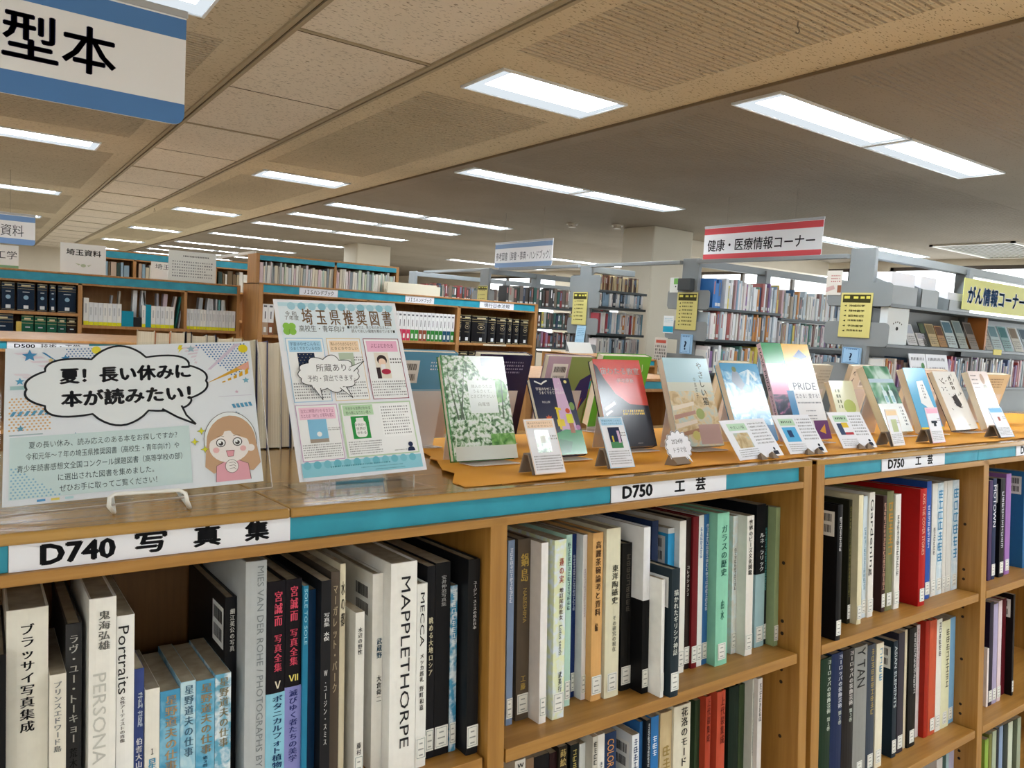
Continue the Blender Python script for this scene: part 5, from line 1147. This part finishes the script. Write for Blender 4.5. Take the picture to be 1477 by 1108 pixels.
for x, t, h, c, lean in ((.80, .012, .235, 'b4b8bc', 6), (.86, .012, .27, 'b8b0a4', 4), (.97, .03, .285, 'eef2f4', 2), (1.03, .03, .285, 'eef2f4', 2), (1.08, .014, .275, 'c8ccd0', -7), (1.15, .016, .27, 'b4b0b8', 0), (1.19, .03, .272, 'd8c4cc', 3), (1.25, .014, .26, 'e0d8d4', 9), (1.29, .01, .26, '3a9a90', 9), (1.315, .01, .26, 'dfe4e8', 8)):
    far_book(TR @ T(x, YL + .125, -.226) @ RY(lean), t, .09, h, c, '%s pamphlet behind the files, %s from the left, far left case middle bay' % (tint_name(c), ordinal(k)), 'tall pamphlets behind the files of the middle bay', 'slim', 'pamphlet'); k += 1
k = 0
for x, t, h, c, lean in ((1.37, .01, .27, 'c4e0e4', -2), (1.46, .03, .26, 'c0c8ce', 4), (1.52, .02, .26, 'd4dae0', 6), (1.56, .014, .255, 'd8dce0', 0), (1.585, .014, .255, 'dce0e4', -3), (1.61, .012, .255, 'e0e0e0', 0), (1.632, .012, .25, '7ab8b8', 0), (1.655, .02, .25, 'e0e2e2', 0), (1.69, .012, .25, 'c8c4b8', -4)):
    far_book(TR @ T(x, YL + .125, -.226) @ RY(lean), t, .09, h, c, '%s pamphlet behind the files, %s from the left, far left case right bay' % (tint_name(c), ordinal(k)), 'tall pamphlets behind the files of the right bay', 'slim', 'pamphlet'); k += 1

# --- the reference case, lower part with a set-back upper part
YJ = 6.243; PL = 'section_label'
def plate(a, b, t, w): return (a, b, [(t, a + (b - a - w) / 2, .122, .042, w, .012)], 0)
caseJ = bookcase(TR @ T(0, YJ, 0), 'beech reference bookcase in the middle with an upper row of thin booklets', 1.827, 4.64, .46, .185, -1.5, [(1.827, 1.862), (4.604, 4.64)], [(2.766, 2.79), (3.691, 3.727)], [-.236, -.53, -.83, -1.13, -1.4], [(1.862, 2.766), (2.79, 3.691), (3.727, 4.604)],
    header=(.095, .109), strips=[(1.865, 2.16), (2.50, 3.14), (3.44, 3.94), (4.345, 4.602)], plates=[plate(2.162, 2.498, 'ＪＩＳハンドブック', .26), plate(3.142, 3.438, 'ＪＩＳハンドブック', .24), plate(3.942, 4.343, '現行日本法規', .3)], wh=WOOD_BG, wv=WOOD_BG, back=.44, name='bookcase')
mb = MB().box(1.83, 1.858, .11, .36, .186, .425, WOOD_BG); build('side_panel', mb, caseJ)
build('side_panel', MB().box(3.09, 3.115, .11, .36, .186, .425, WOOD_BG), caseJ); build('divider_panel', MB().box(2.50, 2.52, .11, .36, .186, .385, WOOD_BG), caseJ)
build('header_rail', MB().box(1.858, 3.09, .11, .36, .411, .425, WOOD_BG), caseJ)
for a, b in ((1.858, 2.5), (2.52, 3.09)): build('header_strip', MB().box(a, b, .112, .115, .372, .411, TEAL), caseJ)
build('back_panel', MB().box(1.86, 3.09, .35, .358, .186, .41, WOOD_IN), caseJ)
PAL = ('e2e0d8', 'b4c8bc', 'd8c4c8', 'c4ccd0', 'd4ccb8', 'eceae4', 'acb4b4', 'd4ccc4', 'c0ccb4', 'e4dcc8', '8c949a', 'b4b6b0', 'dcd4d4', 'e8e6e0', 'dedad0', 'c8c2b4')
for a, b, side in ((1.862, 2.497, 'left'), (2.523, 3.087, 'right')):
    x = a + .003; k = 0
    while x < b - .014:
        t = rnd.uniform(.008, .028); c = rnd.choice(PAL); h = rnd.uniform(.14, .180)
        far_book(TR @ T(x, YJ + .125, .1855) @ RY(rnd.uniform(-1, 1.5)), min(t, b - x - .002) - .001, .2, h, c, '%s booklet, %s from the left, upper %s bay of reference case' % (tint_name(c), ordinal(k), side), 'thin booklets on the reference case', 'slim'); x += t + .0025; k += 1
tag(build('cream_folder', MB().box(2.96, 3.5, 0, .012, 0, .085, CREAM).box(2.96, 3.5, .07, .078, 0, .10, CREAM), None, TR @ T(0, YJ + .012, .1855)), 'cream folder standing on the reference case ledge right of the booklets', 'folder')
HB = ['c8a080', 'b09880', '8a5a40', 'c83c5a', 'c83c5a', '3a7a34', 'c83c5a', '3a8a34', '8a4a34', '8a4a34', '2f7a34', '2f7a34', '2f7a34', '24506a', '24506a']
k = 0; x = 1.87
xs_ = [1.87, 1.917] + [3.05 + .0425 * i for i in range(15)]
for x, c in zip(xs_, ['b09880', '8a5a40', 'c83c5a', 'c83c5a', 'c83c5a', 'c83c5a', '3a8a34', '3a8a34', '8a4a34', '8a4a34', '2f7a34', '2f7a34', '2f7a34', '2f7a34', '24506a', '24506a', '2f7a34']):
    t = .047 if x < 2.7 else .041
    if x + t > 3.688: break
    o = far_book(TR @ T(x, YJ + .03, -.2355), t - .002, .18, .262 if x > 2.7 else .25, 'e6e6e6', 'white handbook with %s foot, %s from the left on the reference case' % (tint_name(c), ordinal(k)), 'white handbooks of the reference case', 'file')
    p = Print(-.0004); p.rect(0, .0, t - .002, .1, c).rect(t * .25, .02, t * .7, .062, 'e2e6e2').rect(t * .4, .13, t * .55, .19, '3a3a44').rect(t * .2, .225, t * .75, .24, '6a6a70'); p.build('spine_print', o)
    k += 1
for i, (a, b) in enumerate(((3.732, 3.768), (3.773, 3.872), (3.885, 4.062), (4.075, 4.16), (4.175, 4.285), (4.298, 4.355), (4.37, 4.445), (4.462, 4.56))):
    far_book(TR @ T(a, YJ + .04, -.2355), b - a, .2, .27 - .002 * i, '1b1a1d', 'black gilt law volume, %s from left, reference case right bay' % ordinal(i), 'black law volumes of the reference case', 'round', 'book', 'ring')
for i, (a, b) in enumerate(((3.74, 3.85), (3.87, 4.02))):
    far_book(TR @ T(a, YJ + .04, -.5295), b - a, .2, .21, '1b1a1d', ('left', 'right')[i] + ' black volume on the lower shelf of the reference case', 'lower black volumes of the reference case', 'round', 'book', 'ring')
p = Print(-.003, .0002); p.rect(4.0, -.255, 4.27, -.240, 'e4dcc8').bars(4.01, -.252, 4.26, -.243, 1, '6a6458'); p.build('shelf_note', caseJ)
# --- rail tying the reference case to the tall case behind it
tag(build('tie_rail', MB().box(1.845, 1.87, 6.5, 9.6, .425, .45, flat('d0cdc4', .5, .4, 'pale_painted_rail')), None, TR), 'pale tie rail running back from the top of the reference case', 'rail')
# --- tall case far behind
caseT = bookcase(TR @ T(0, 9.3, 0), 'tall beech bookcase far behind the reference case', .9, 3.3, .3, .50, -1.5, [(.9, .93), (3.27, 3.3)], [(1.35, 1.38), (1.75, 1.78), (2.2, 2.23)], [.14, -.2], [(.93, 1.35), (1.38, 1.75), (1.78, 2.2), (2.23, 3.27)], header=(.40, .415), strips=[(.93, 3.27)], wh=WOOD_BG, wv=WOOD_BG, back=.28, name='bookcase')
x = .95; k = 0
while x < 3.2:
    t = rnd.uniform(.02, .06)
    if any(abs(x + t / 2 - p) < .06 for p in (1.365, 1.765, 2.215)): x += .03; continue
    c = rnd.choice(('c8c0a8', 'a89c80', '3a4a44', 'd8d4c8', '6a5a44', '8aa4b4', 'b8a490'))
    far_book(TR @ T(x, 9.34, .1405), t - .002, .2, rnd.uniform(.2, .24), c, '%s book, %s from the left in the tall case far behind' % (tint_name(c), ordinal(k)), 'books of the tall case far behind', 'slim'); x += t + .004; k += 1
# --- low cases between
caseD = bookcase(TR @ T(0, 4.419, 0), 'low beech bookcase behind the landscape sign at the left, with a technology section label', -1.2, 1.05, .82, -.235, -1.5, [(-1.2, -1.17), (1.02, 1.05)], [(-.1, -.07)], [-.68, -1.08, -1.4], [(-1.17, -.1), (-.07, 1.02)], header=(-.299, -.285), strips=[(-1.17, .094), (.446, 1.02)],
    plates=[(.095, .445, [('D500', .125, -.278, .026, .085, .04), ('技術・工学', .235, -.277, .024, .17, .02)], 0)], wh=WOOD_BG, wv=WOOD_BG, back=.40)
caseM = bookcase(TR @ T(0, 4.3, 0), 'low beech bookcase with white trays on top, before the grey shelves', 3.9, 4.42, .85, -.235, -1.5, [(3.9, 3.93), (4.39, 4.42)], [], [-.68, -1.08], [(3.93, 4.39)], header=(-.299, -.285), strips=[(3.93, 4.39)], wh=WOOD_BG, wv=WOOD_BG, back=.42)
caseN = bookcase(TR @ T(0, 2.6, 0), 'low beech bookcase glimpsed between the face on books', 1.9, 2.95, .7, -.235, -1.5, [(1.9, 1.93), (2.92, 2.95)], [], [-.68, -1.08], [(1.93, 2.92)], header=(-.299, -.285), strips=[(1.93, 2.92)], wh=WOOD_BG, wv=WOOD_BG, back=.35)
for i, (x, w) in enumerate(((.13, .05), (.185, .04), (.23, .06), (.3, .05))): far_book(TR @ T(x, 4.47, -.679), w - .002, .2, .3, ('e0d8cc', '3a3c44', 'd4ccc0', '4a6a70')[i], '%s of four books under the technology label' % ordinal(i), 'books under the technology label', 'slim')
tag(build('paper_tray', MB().prism_x([(0, 0), (.004, 0), (.06, .09), (.056, .09)], 0, .26, flat('d9dad6', .5, .4, 'tray')).box(0, .26, 0, .12, 0, .003, flat('d9dad6', .5, .4, 'tray')), None, TR @ T(4.0, 4.9, -.2345)), 'pale sloping paper tray on the low case before the grey shelves', 'tray')

# ------------------------------------------------------------------ grey metal shelving rows
XE = 4.60
stuff = MB(); STF_V = []; STF_C = []
def pack(x0, x1, y0, z, hmin, hmax, pal, seed, d=.15, tmin=.012, tmax=.036, lab=True):
    r = random.Random(seed); x = x0
    while x < x1 - tmin:
        t = min(r.uniform(tmin, tmax), x1 - x); h = r.uniform(hmin, hmax); c = r.choice(pal); yy = y0 + r.uniform(0, .02)
        o = len(stuff.v); stuff.box(x, x + t * .94, yy, yy + d, z, z + h, VCOL); STF_C.append((o, 8, c))
        if r.random() < .7:
            v = r.uniform(.35, .6); o = len(stuff.v); b = r.choice(('6a6c74', 'f0f0f0', c, 'a8706c', '6a88a8'))
            stuff.quad((x + t * .25, yy - .0006, z + h * v), (x + t * .65, yy - .0006, z + h * v), (x + t * .65, yy - .0006, z + h * .9), (x + t * .25, yy - .0006, z + h * .9), VCOL); STF_C.append((o, 4, b))
        if lab and r.random() < .6:
            o = len(stuff.v); stuff.quad((x + t * .08, yy - .0008, z + .015), (x + t * .86, yy - .0008, z + .015), (x + t * .86, yy - .0008, z + .04), (x + t * .08, yy - .0008, z + .04), VCOL); STF_C.append((o, 4, 'd2d2ce'))
        x += t
def metal_row(yc, x1, shelves, label, steel=STEEL, x0=XE, hd=.21, ztop=.58, posts=()):
    r = empty('metal_bookshelf', TR @ T(x0, yc, 0), label, 'metal bookshelf')
    L = x1 - x0
    build('end_post', MB().rbox(0, .035, -.085, .085, -1.5, ztop, steel, .004), r)
    build('top_rail', MB().rbox(.036, L, -.03, .03, ztop - .057, ztop - .002, steel, .004), r)
    for p in posts: build('upright', MB().box(p - x0 - .03, p - x0 + .03, -.05, .05, -1.5, ztop - .02, steel), r)
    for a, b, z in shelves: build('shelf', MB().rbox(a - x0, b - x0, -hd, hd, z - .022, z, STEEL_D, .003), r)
    for z in sorted({s[2] for s in shelves if s[0] < x0 + .2}):
        build('end_bracket', MB().prism_x([(y_, z_ + z) for y_, z_ in rounded(-hd - .01, -.02, hd + .01, .13, .03)], -.004, 0, steel), r)
    return r
WHT = ('e6e8ea', 'dcdfe2', 'e4e2dc', 'b8c4cc', 'e8e6e0', 'd0d4d8', '8aa8c0', 'e0d8d8')
MIX = WHT + WHT + ('8a6a64', '3a5a7a', 'c88a50', '5a8a7a', '8a6a9a', 'd8c45a', 'a8605c', '6a6c70', 'a89a88', 'c8a8b0')
DRK = ('5a4a44', '6a4a40', '3a4a44', '2f5a54', '7a6a5c', '4a4440', '8a2f34', '2a3a54', '6a605a', '9a948a', '3c3a3a')
TAN = ('8a5a3c', 'c8b890', '5a3c2c', 'd4c8a4', '3c2c24')
row1 = metal_row(2.76, 7.6, [(4.6, 7.6, .252), (4.6, 7.6, .0), (4.6, 7.6, -.27), (4.6, 7.6, -.6), (4.6, 7.6, -.95)], 'nearest grey metal bookshelf at the right with a yellow corner banner', posts=(5.95,), ztop=.60)
build('back_panel', MB().box(.04, 3.0, -.004, .004, -1.4, .23, STEEL), row1)
row2 = metal_row(4.20, 8.6, [(4.6, 5.52, .20), (4.6, 5.52, -.045), (4.6, 5.52, -.31), (5.52, 8.6, .165), (5.52, 8.6, -.065), (5.52, 8.6, -.32)], 'second grey metal bookshelf from the right, full of mixed spines', posts=(5.52, 7.0))
row3 = metal_row(5.48, 5.2, [(4.6, 5.2, .335), (4.6, 5.2, .185), (4.6, 5.2, -.06), (4.6, 5.2, -.30)], 'third grey metal bookshelf from the right, beside the square pillar', ztop=.555)
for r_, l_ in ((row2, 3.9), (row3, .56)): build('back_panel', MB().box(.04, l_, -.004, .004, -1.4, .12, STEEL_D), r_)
row4 = metal_row(7.0, 6.2, [(4.55, 6.2, .18), (4.55, 6.2, -.05), (4.55, 6.2, -.27)], 'fourth grey metal bookshelf from the right, mostly dark spines', x0=4.45, ztop=.55, posts=(5.15,))
row5 = metal_row(8.7, 7.0, [(4.5, 7.0, .22), (4.5, 7.0, -.05)], 'farthest grey metal bookshelf, behind the reference case', x0=4.45, ztop=.55, posts=(5.9,))
pack(4.66, 4.79, 4.0, .20, .19, .235, ('2f6fb4', '3a7ac0', 'e0e4e8'), 1, tmin=.03, tmax=.05); pack(4.80, 5.5, 4.0, .20, .18, .24, MIX, 2); pack(4.64, 5.5, 4.0, -.045, .19, .225, MIX, 3); pack(4.64, 5.5, 4.0, -.31, .17, .22, MIX, 4)
pack(5.54, 8.5, 4.0, .165, .19, .25, MIX, 5); pack(5.54, 8.5, 4.0, -.065, .17, .205, MIX, 6); pack(5.54, 8.5, 4.0, -.32, .16, .2, MIX, 7)
pack(4.62, 5.1, 5.28, .335, .12, .14, TAN, 8, tmin=.01, tmax=.02, lab=False); pack(4.62, 5.18, 5.28, .185, .11, .145, WHT + ('6a9ac8', '2f3a48'), 9); pack(4.62, 5.18, 5.28, -.06, .17, .2, WHT + ('c88a50', '9a3a44', '5a8a9a'), 10); pack(4.62, 5.18, 5.28, -.30, .17, .2, WHT + ('4a5058',), 11)
pack(4.62, 5.2, 6.8, .18, .17, .21, DRK, 12, tmin=.02, tmax=.05); pack(5.2, 6.15, 6.8, .18, .17, .22, DRK, 13, tmin=.02, tmax=.045); pack(4.6, 6.15, 6.8, -.05, .14, .18, DRK + ('d8d04a', 'd8d04a', 'b8b8b0'), 14); pack(4.6, 6.15, 6.8, -.27, .13, .18, DRK + ('a07a9a', '8a8a88'), 15)
pack(4.55, 6.9, 8.5, .22, .16, .2, DRK + ('5a8ab0', '8a4a44', '8a4a44'), 16, tmin=.02, tmax=.05)
pack(5.35, 7.5, 2.58, -.27, .15, .215, WHT + ('b84a4a', '8a6a9a', '5a6a9a', 'd8b0b8', '6a6a70'), 17, tmin=.012, tmax=.03)
pack(4.64, 5.3, 2.58, -.27, .14, .19, MIX, 18)
me = stuff.mesh('packed_books'); ca = me.color_attributes.new('tint', 'FLOAT_COLOR', 'POINT')
for o, n, c in STF_C:
    L = lin(c)
    for i in range(o, o + n): ca.data[i].color = L
tag(link('packed_books', me, None, TR), 'tightly packed library books filling the grey metal bookshelves', 'books', None, 'stuff')
for i, (y0, y1, lab) in enumerate(((2.85, 4.12, 'dark tie bar joining the two nearest grey metal bookshelves'), (4.29, 5.4, 'grey tie bar joining the second and third grey metal bookshelves'), (5.57, 6.92, 'grey tie bar joining the third and fourth grey metal bookshelves'), (7.09, 8.62, 'grey tie bar joining the farthest grey metal bookshelves'))):
    tag(build('tie_bar', MB().rbox(XE - .03, XE + .01, y0, y1, .535, .565, STEEL, .004), None, TR), lab, 'rail')
# --- what hangs on the end posts
YEL = 'cfc67c'
def end_sheet(name, x, y0, y1, z0, z1, base, label, cat, fn, tilt=0, th=.0015):
    w, h = y1 - y0, z1 - z0
    o = build(name, MB().box(0, w, 0, th, 0, h, flat(base, .3, .5, 'laminated_sheet')), None, TR @ T(x, y1, z0) @ RZ(-90) @ RX(tilt)); tag(o, label, cat)
    q = Print(-.0004, .00005, .3); fn(q, w, h); q.build('print', o); return o
def notice(lines):
    def f(q, w, h):
        q.rect(w * .06, h * .78, w * .94, h * .96, '3c3a20').rect(w * .1, h * .87, w * .28, h * .93, 'd8cf60').rect(w * .4, h * .87, w * .55, h * .92, 'd8cf60').rect(w * .62, h * .87, w * .75, h * .92, 'd8cf60').rect(w * .8, h * .87, w * .92, h * .93, 'd8cf60')
        n = len(lines)
        for k, t in enumerate(lines):
            v = h * (.69 - k * .68 / n)
            if t: q.text(t, w * .28, v, h * .055, '33311c', w * .5, 'l', .02)
            else: q.bars(w * .28, v, w * .75, v + h * .05, 1, '33311c', .8, False)
            q.poly([(w * .12, v + h * .02), (w * .2, v), (w * .2, v + h * .042)], '33311c')
    return f
end_sheet('shelf_notice', XE - .012, 2.66, 2.875, .03, .315, YEL, 'yellow laminated notice of medical subjects on the nearest grey bookshelf end', 'notice', notice(['神経科学', '精神医学', '認知症', '', '予防医学', '']))
end_sheet('shelf_notice', XE - .012, 4.09, 4.305, .015, .312, YEL, 'yellow laminated notice below a small black box, second grey bookshelf end', 'notice', notice([''] * 7))
end_sheet('shelf_notice', XE - .012, 5.42, 5.63, .005, .31, YEL, 'yellow laminated notice on the third grey bookshelf end, above a blue leaflet', 'notice', notice([''] * 6))
end_sheet('shelf_notice', 4.45 - .012, 6.9, 7.1, .17, .36, YEL, 'small part of a yellow notice on the fourth grey bookshelf end', 'notice', notice([''] * 3))
def qm(q, w, h): q.frame(w * .04, h * .03, w * .96, h * .97, w * .03, '5a86b4').text('?', w * .5, h * .22, h * .62, '2a3f6a', None, 'c', .03).bars(w * .2, h * .84, w * .8, h * .93, 1, '4a6a94', .7, False).bars(w * .25, h * .08, w * .75, h * .13, 1, '4a6a94')
def stood(name, x, y0, y1, z0, z1, base, label, cat, fn, tilt):
    o = end_sheet(name, x, y0, y1, z0, z1, base, label, cat, fn, tilt)
    return o
br = STEEL
end_sheet('question_card', XE - .03, 2.70, 2.82, -.14, -.035, '9cc4e6', 'blue card with a question mark in a frame on the nearest grey bookshelf', 'card', qm, 0, .02)
end_sheet('question_card', XE - .03, 4.11, 4.22, -.175, -.02, '9cc4e6', 'blue card with a question mark on the second grey bookshelf', 'card', qm, 0, .02)
end_sheet('leaflet', XE - .03, 5.42, 5.55, -.235, 0, 'a9d0ea', 'pale blue leaflet below the yellow notice of the third grey bookshelf', 'leaflet', lambda q, w, h: q.bars(w * .15, h * .55, w * .85, h * .9, 5, '6a94b8').bars(w * .1, h * .1, w * .9, h * .45, 7, '7aa4c4'), -6, .004)
end_sheet('flyer', XE - .008, 2.885, 2.995, .30, .46, 'd8d4cc', 'grey white flyer with pink print left of the nearest grey bookshelf post', 'flyer', lambda q, w, h: q.bars(w * .3, h * .5, w * .9, h * .85, 3, 'b87a78').rect(w * .75, h * .1, w, h * .4, '8a5a44').poly([(0, h * .1), (w * .6, h * .25), (w * .5, h * .4), (0, h * .3)], 'c8a8a4'))
end_sheet('flyer', XE - .008, 4.31, 4.40, .31, .43, 'e4e8e4', 'white and green flyer behind the post of the second grey bookshelf', 'flyer', lambda q, w, h: q.rect(w * .45, h * .55, w * .95, h * .95, '7ab860').disc(w * .7, h * .4, .006, '3a3a3a'))
end_sheet('flyer', XE - .008, 4.33, 4.44, -.02, .12, 'dfe6ea', 'white flyer with turquoise band on the second grey bookshelf end', 'flyer', lambda q, w, h: q.rect(0, h * .05, w, h * .4, '2fa4c8').bars(w * .1, h * .6, w * .9, h * .9, 3, '9cc4d4'))
end_sheet('flyer', XE - .05, 4.34, 4.48, -.34, -.06, 'c8c4bc', 'grey printed rack list behind the blue question mark card', 'flyer', lambda q, w, h: q.rect(w * .1, h * .84, w * .9, h * .93, 'b8584a').bars(w * .08, h * .1, w * .95, h * .78, 7, '6a6864', .7, False))
tag(build('black_box', MB().rbox(XE - .06, XE - .008, 4.14, 4.27, .325, .42, flat('3e4244', .6, .4, 'black_plastic'), .004), None, TR), 'small black box over the yellow notice of the second grey bookshelf', 'box')
# --- things on the nearest grey bookshelf
Y1 = 2.56
def fileholder(x, w, h, label):
    r = build('magazine_file', MB().prism_x([(0, 0), (.24, 0), (.24, h), (0, h * .55)], 0, .004, STEEL).prism_x([(0, 0), (.24, 0), (.24, h), (0, h * .55)], w - .004, w, STEEL).box(0, w, 0, .004, 0, h * .55, STEEL).box(0, w, .236, .24, 0, h, STEEL), None, TR @ T(x, Y1, .2525)); tag(r, label, 'magazine file', 'magazine files on the nearest grey bookshelf')
    build('papers', MB().box(.01, w - .01, .02, .22, .004, h * .95, PAPER), r); return r
fileholder(4.63, .30, .21, 'grey magazine file, leftmost on the top shelf of the nearest grey bookshelf'); fileholder(4.98, .22, .21, 'white papers in a grey magazine file next to the leftmost one'); fileholder(5.35, .30, .13, 'low grey magazine file left of the yellow corner banner')
bn = build('corner_banner', MB().box(0, 1.15, 0, .003, 0, .215, flat('d8d878', .5, .3, 'yellow_card')), None, TR @ T(5.5, Y1 - .014, .27)); tag(bn, 'yellow banner with outlined blue lettering on the nearest grey bookshelf', 'banner')
q = Print(-.0004, .0001); q.text('がん情報コーナー', .068, .055, .13, 'e8e8e0', .90, 'l', .09).text('がん情報コーナー', .068, .055, .13, '2f62a8', .90, 'l', .035).text('がん情報コーナー', .068, .055, .13, '6aa0d0', .90, 'l', .008); q.build('banner_lettering', bn)
fo = build('white_folder', MB().box(0, .25, 0, .05, 0, .245, flat('d4dce0', .5, .4, 'folder_card')), None, TR @ T(4.62, Y1 + .01, .0005)); tag(fo, 'large pale folder with a small black sketch on the nearest grey bookshelf', 'folder')
q = Print(-.0004); q.disc(.12, .10, .016, '2a2a2c', 10, .012)
for k in range(5): q.disc(.075 + k * .024, .13 + .012 * math.sin(k * .8), .006, '3a3a3c', 8)
q.build('sketch_print', fo)
for k, (x, w, h, c, c2, lab) in enumerate(((4.92, .12, .15, 'e2e4ea', 'c0c8d8', 'white leaflet pile leaning right of the pale folder'), (5.06, .11, .09, 'e8e8ec', 'b8b8c4', 'low white leaflet'), (5.13, .07, .17, '2a3230', '5a6a50', 'dark upright leaflet'), (5.22, .11, .165, 'c8b48c', '8a7a5a', 'tan leaflet'), (5.34, .10, .155, 'b88a5a', '6a4a3c', 'brown picture leaflet'), (5.46, .13, .2, 'c8d8dc', '5a7a8a', 'leaflet with white lower half and dark picture top'), (5.62, .12, .21, 'a8b4b0', '7a8a8c', 'grey green leaflet'), (5.78, .12, .205, '8a8078', '5a5450', 'grey brown leaflet'), (6.02, .10, .2, 'b4b0a8', '6a6660', 'grey leaflet right of the orange strip'), (6.15, .14, .2, 'b8ccd0', '6a8a94', 'pale blue leaflet near the right edge'), (6.32, .14, .2, '8ab4b8', '4a7a80', 'teal leaflet at the right edge'), (6.50, .14, .2, 'c8c4b8', '8a7a6a', 'beige leaflet past the right edge'), (6.68, .14, .2, 'a0b0b8', '5a6a7a', 'slate leaflet past the right edge'))):
    o = build('leaflet', MB().box(0, w, 0, .004, 0, h, flat(c, .3, .5, 'leaflet_paper')), None, TR @ T(x, Y1 + .02, .004) @ RX(-24)); tag(o, lab + ' on the middle shelf display', 'leaflet', 'leaflets displayed on the nearest grey bookshelf')
    q = Print(-.0004); q.rect(w * .08, h * .55, w * .92, h * .95, c2).bars(w * .1, h * .1, w * .9, h * .45, 4, '6a6a6a'); q.build('leaflet_print', o)
tag(build('orange_strip', MB().box(0, .025, 0, .2, 0, .24, flat('b8743c', .5, .4, 'orange_divider')), None, TR @ T(5.965, Y1 + .02, .0005)), 'thin orange divider standing among the leaflets', 'divider')
tag(build('price_tag', MB().box(0, .13, 0, .002, 0, .04, flat('d8c832', .5, .4, 'yellow_tag')), None, TR @ T(6.05, Y1 - .013, -.03)), 'small yellow tag on the shelf edge under the leaflets', 'tag')
for x, w, lab, n in ((4.86, .2, 'grey printed board with a round green emblem, under the middle shelf', 0), (5.07, .28, 'wider grey printed board beside the emblem board', 1)):
    o = build('printed_board', MB().box(0, w, 0, .006, 0, .17, flat('c4c4c8', .4, .4, 'board')), None, TR @ T(x, Y1 - .06, -.215) @ RX(-14)); tag(o, lab, 'board')
    q = Print(-.0004); q.bars(w * .1, .12, w * .9, .145, 1, '4a4a50', .8, False).bars(w * .1, .03, w * .8, .09, 3, '6a6a70')
    if not n: q.disc(w * .78, .09, .022, '4a7a4a')
    q.build('board_print', o)

# ------------------------------------------------------------------ hanging signs
def hang(M, w, h, stripe, label, texts, wires, r_=.03, ink='26262e'):
    o = build('hanging_sign', MB().prism(rounded(0, 0, w, h, r_, (1, 0, 0, 1)), 0, .006, flat('f0f1f4', .8, .1, 'sign_board')), None, M); tag(o, label, 'sign')
    for yy, nm in ((-.0006, 'front'), (.0066, 'back')):
        mb = MB(); s = flat(stripe, .8, .1, 'sign_stripe')
        mb.add([(u, yy, v) for u, v in ((0, h * .80), (w, h * .80), (w, h * .985), (0, h * .985))], [(0, 1, 2, 3)], s)
        lo = [(u, v) for u, v in rounded(0, 0, w, h * .2, r_, (1, 0, 0, 1))]; mb.add([(u, yy, v) for u, v in lo], [tuple(range(len(lo)))], s)
        build('stripe_' + nm, mb, o)
    q = Print(-.0008)
    for t, u, v, hh, ww, bo in texts: q.text(t, u, v, hh, ink, ww, 'l', bo)
    q.build('sign_lettering', o)
    build('top_rod', MB().rbox(-.004, w + .004, -.004, .01, h, h + .02, flat('b4b6ba', .4, .5, 'sign_rod'), .003), o)
    for x in wires: build('hanging_wire', MB().tube([(x, .003, h + .02), (x, .003, CZ - (M.translation.z - HC) - .0)], .0016, flat('8a8274', .5, .4, 'wire'), 6), o)
    return o
hang(TR @ T(-.71, 2.37, .495), 1.177, .295, '5a87c2', 'large hanging sign with blue stripes and dark navy characters at the upper left', [('大型本', .615, .10, .13, .385, .018)], (.2, 1.0), ink='1a1c3c')
hang(TR @ T(-.73, 9.3, .465), 1.165, .29, '7fa4d8', 'small distant hanging sign with pale blue stripes at the left edge', [('参考資料', .665, .09, .125, .40, 0)], (.25, .95), ink='40444c')
hang(TR @ T(4.75, 7.27, .585) @ RZ(-90), 1.06, .262, '8fa9cc', 'hanging sign with grey blue stripes above the middle grey bookshelves', [('参考図書（辞書・事典・ハンドブック）', .026, .084, .098, 1.0, 0)], (.18, .88), ink='3c4252')
hang(TR @ T(5.30, 4.705, .64) @ RZ(-90), 1.178, .287, 'd85a60', 'hanging sign with red stripes for the health information corner', [('健康・医療情報コーナー', .045, .09, .11, 1.07, .012)], (.24, .92))
def desk_sign(x, y, z, w, h, label, fn, acryl=False, th=.002):
    o = build('paper_sign', MB().box(0, w, 0, th, 0, h, flat('f4f4f2', .8, .1, 'sign_card')), None, TR @ T(x, y, z)); tag(o, label, 'sign')
    q = Print(-.0004); fn(q, w, h); q.build('sign_print', o)
    build('prop', MB().prism_x([(th, 0), (.08, 0), (th, h * .8)], w * .4, w * .42, ACRYL if acryl else PAPER), o)
    if acryl: build('acrylic_cover', MB().box(-.005, w + .005, -.004, -.002, 0, h + .004, ACRYL), o)
    return o
def saitama(q, w, h):
    q.text('埼玉資料', w * .13, h * .62, .05, '1c1d22', w * .76, 'l', .02)
    q.disc(w * .5, h * .27, .018, 'b8c4a8', 12, .012).poly([(w * .4, h * .27), (w * .32, h * .34), (w * .44, h * .31)], 'c4ccb4').poly([(w * .58, h * .28), (w * .68, h * .33), (w * .62, h * .24)], 'c4ccb4')
desk_sign(.47, YL + .05, .1575, .303, .222, 'white card sign with four dark characters, left one on the far left case', saitama)
desk_sign(1.10, YL + .10, .1575, .30, .14, 'white card sign partly behind the clear framed notice on the far left case', lambda q, w, h: q.text('埼玉資料', w * .1, h * .62, .045, '33343a', w * .76))
desk_sign(1.215, YL + .03, .1575, .365, .24, 'printed notice in a clear acrylic frame on the far left case', lambda q, w, h: q.bars(w * .3, h * .8, w * .85, h * .87, 1, '6a6c70', .7, False).bars(w * .08, h * .12, w * .93, h * .7, 6, '9a9ca0'), True)
desk_sign(-.11, YL + .06, .1575, .32, .165, 'grey card sign with two characters at the left edge, on the far left case', lambda q, w, h: q.text('工学', w * .56, h * .42, .065, '3c3e44', .13).rect(0, 0, w, h * .12, '8ab08a'))
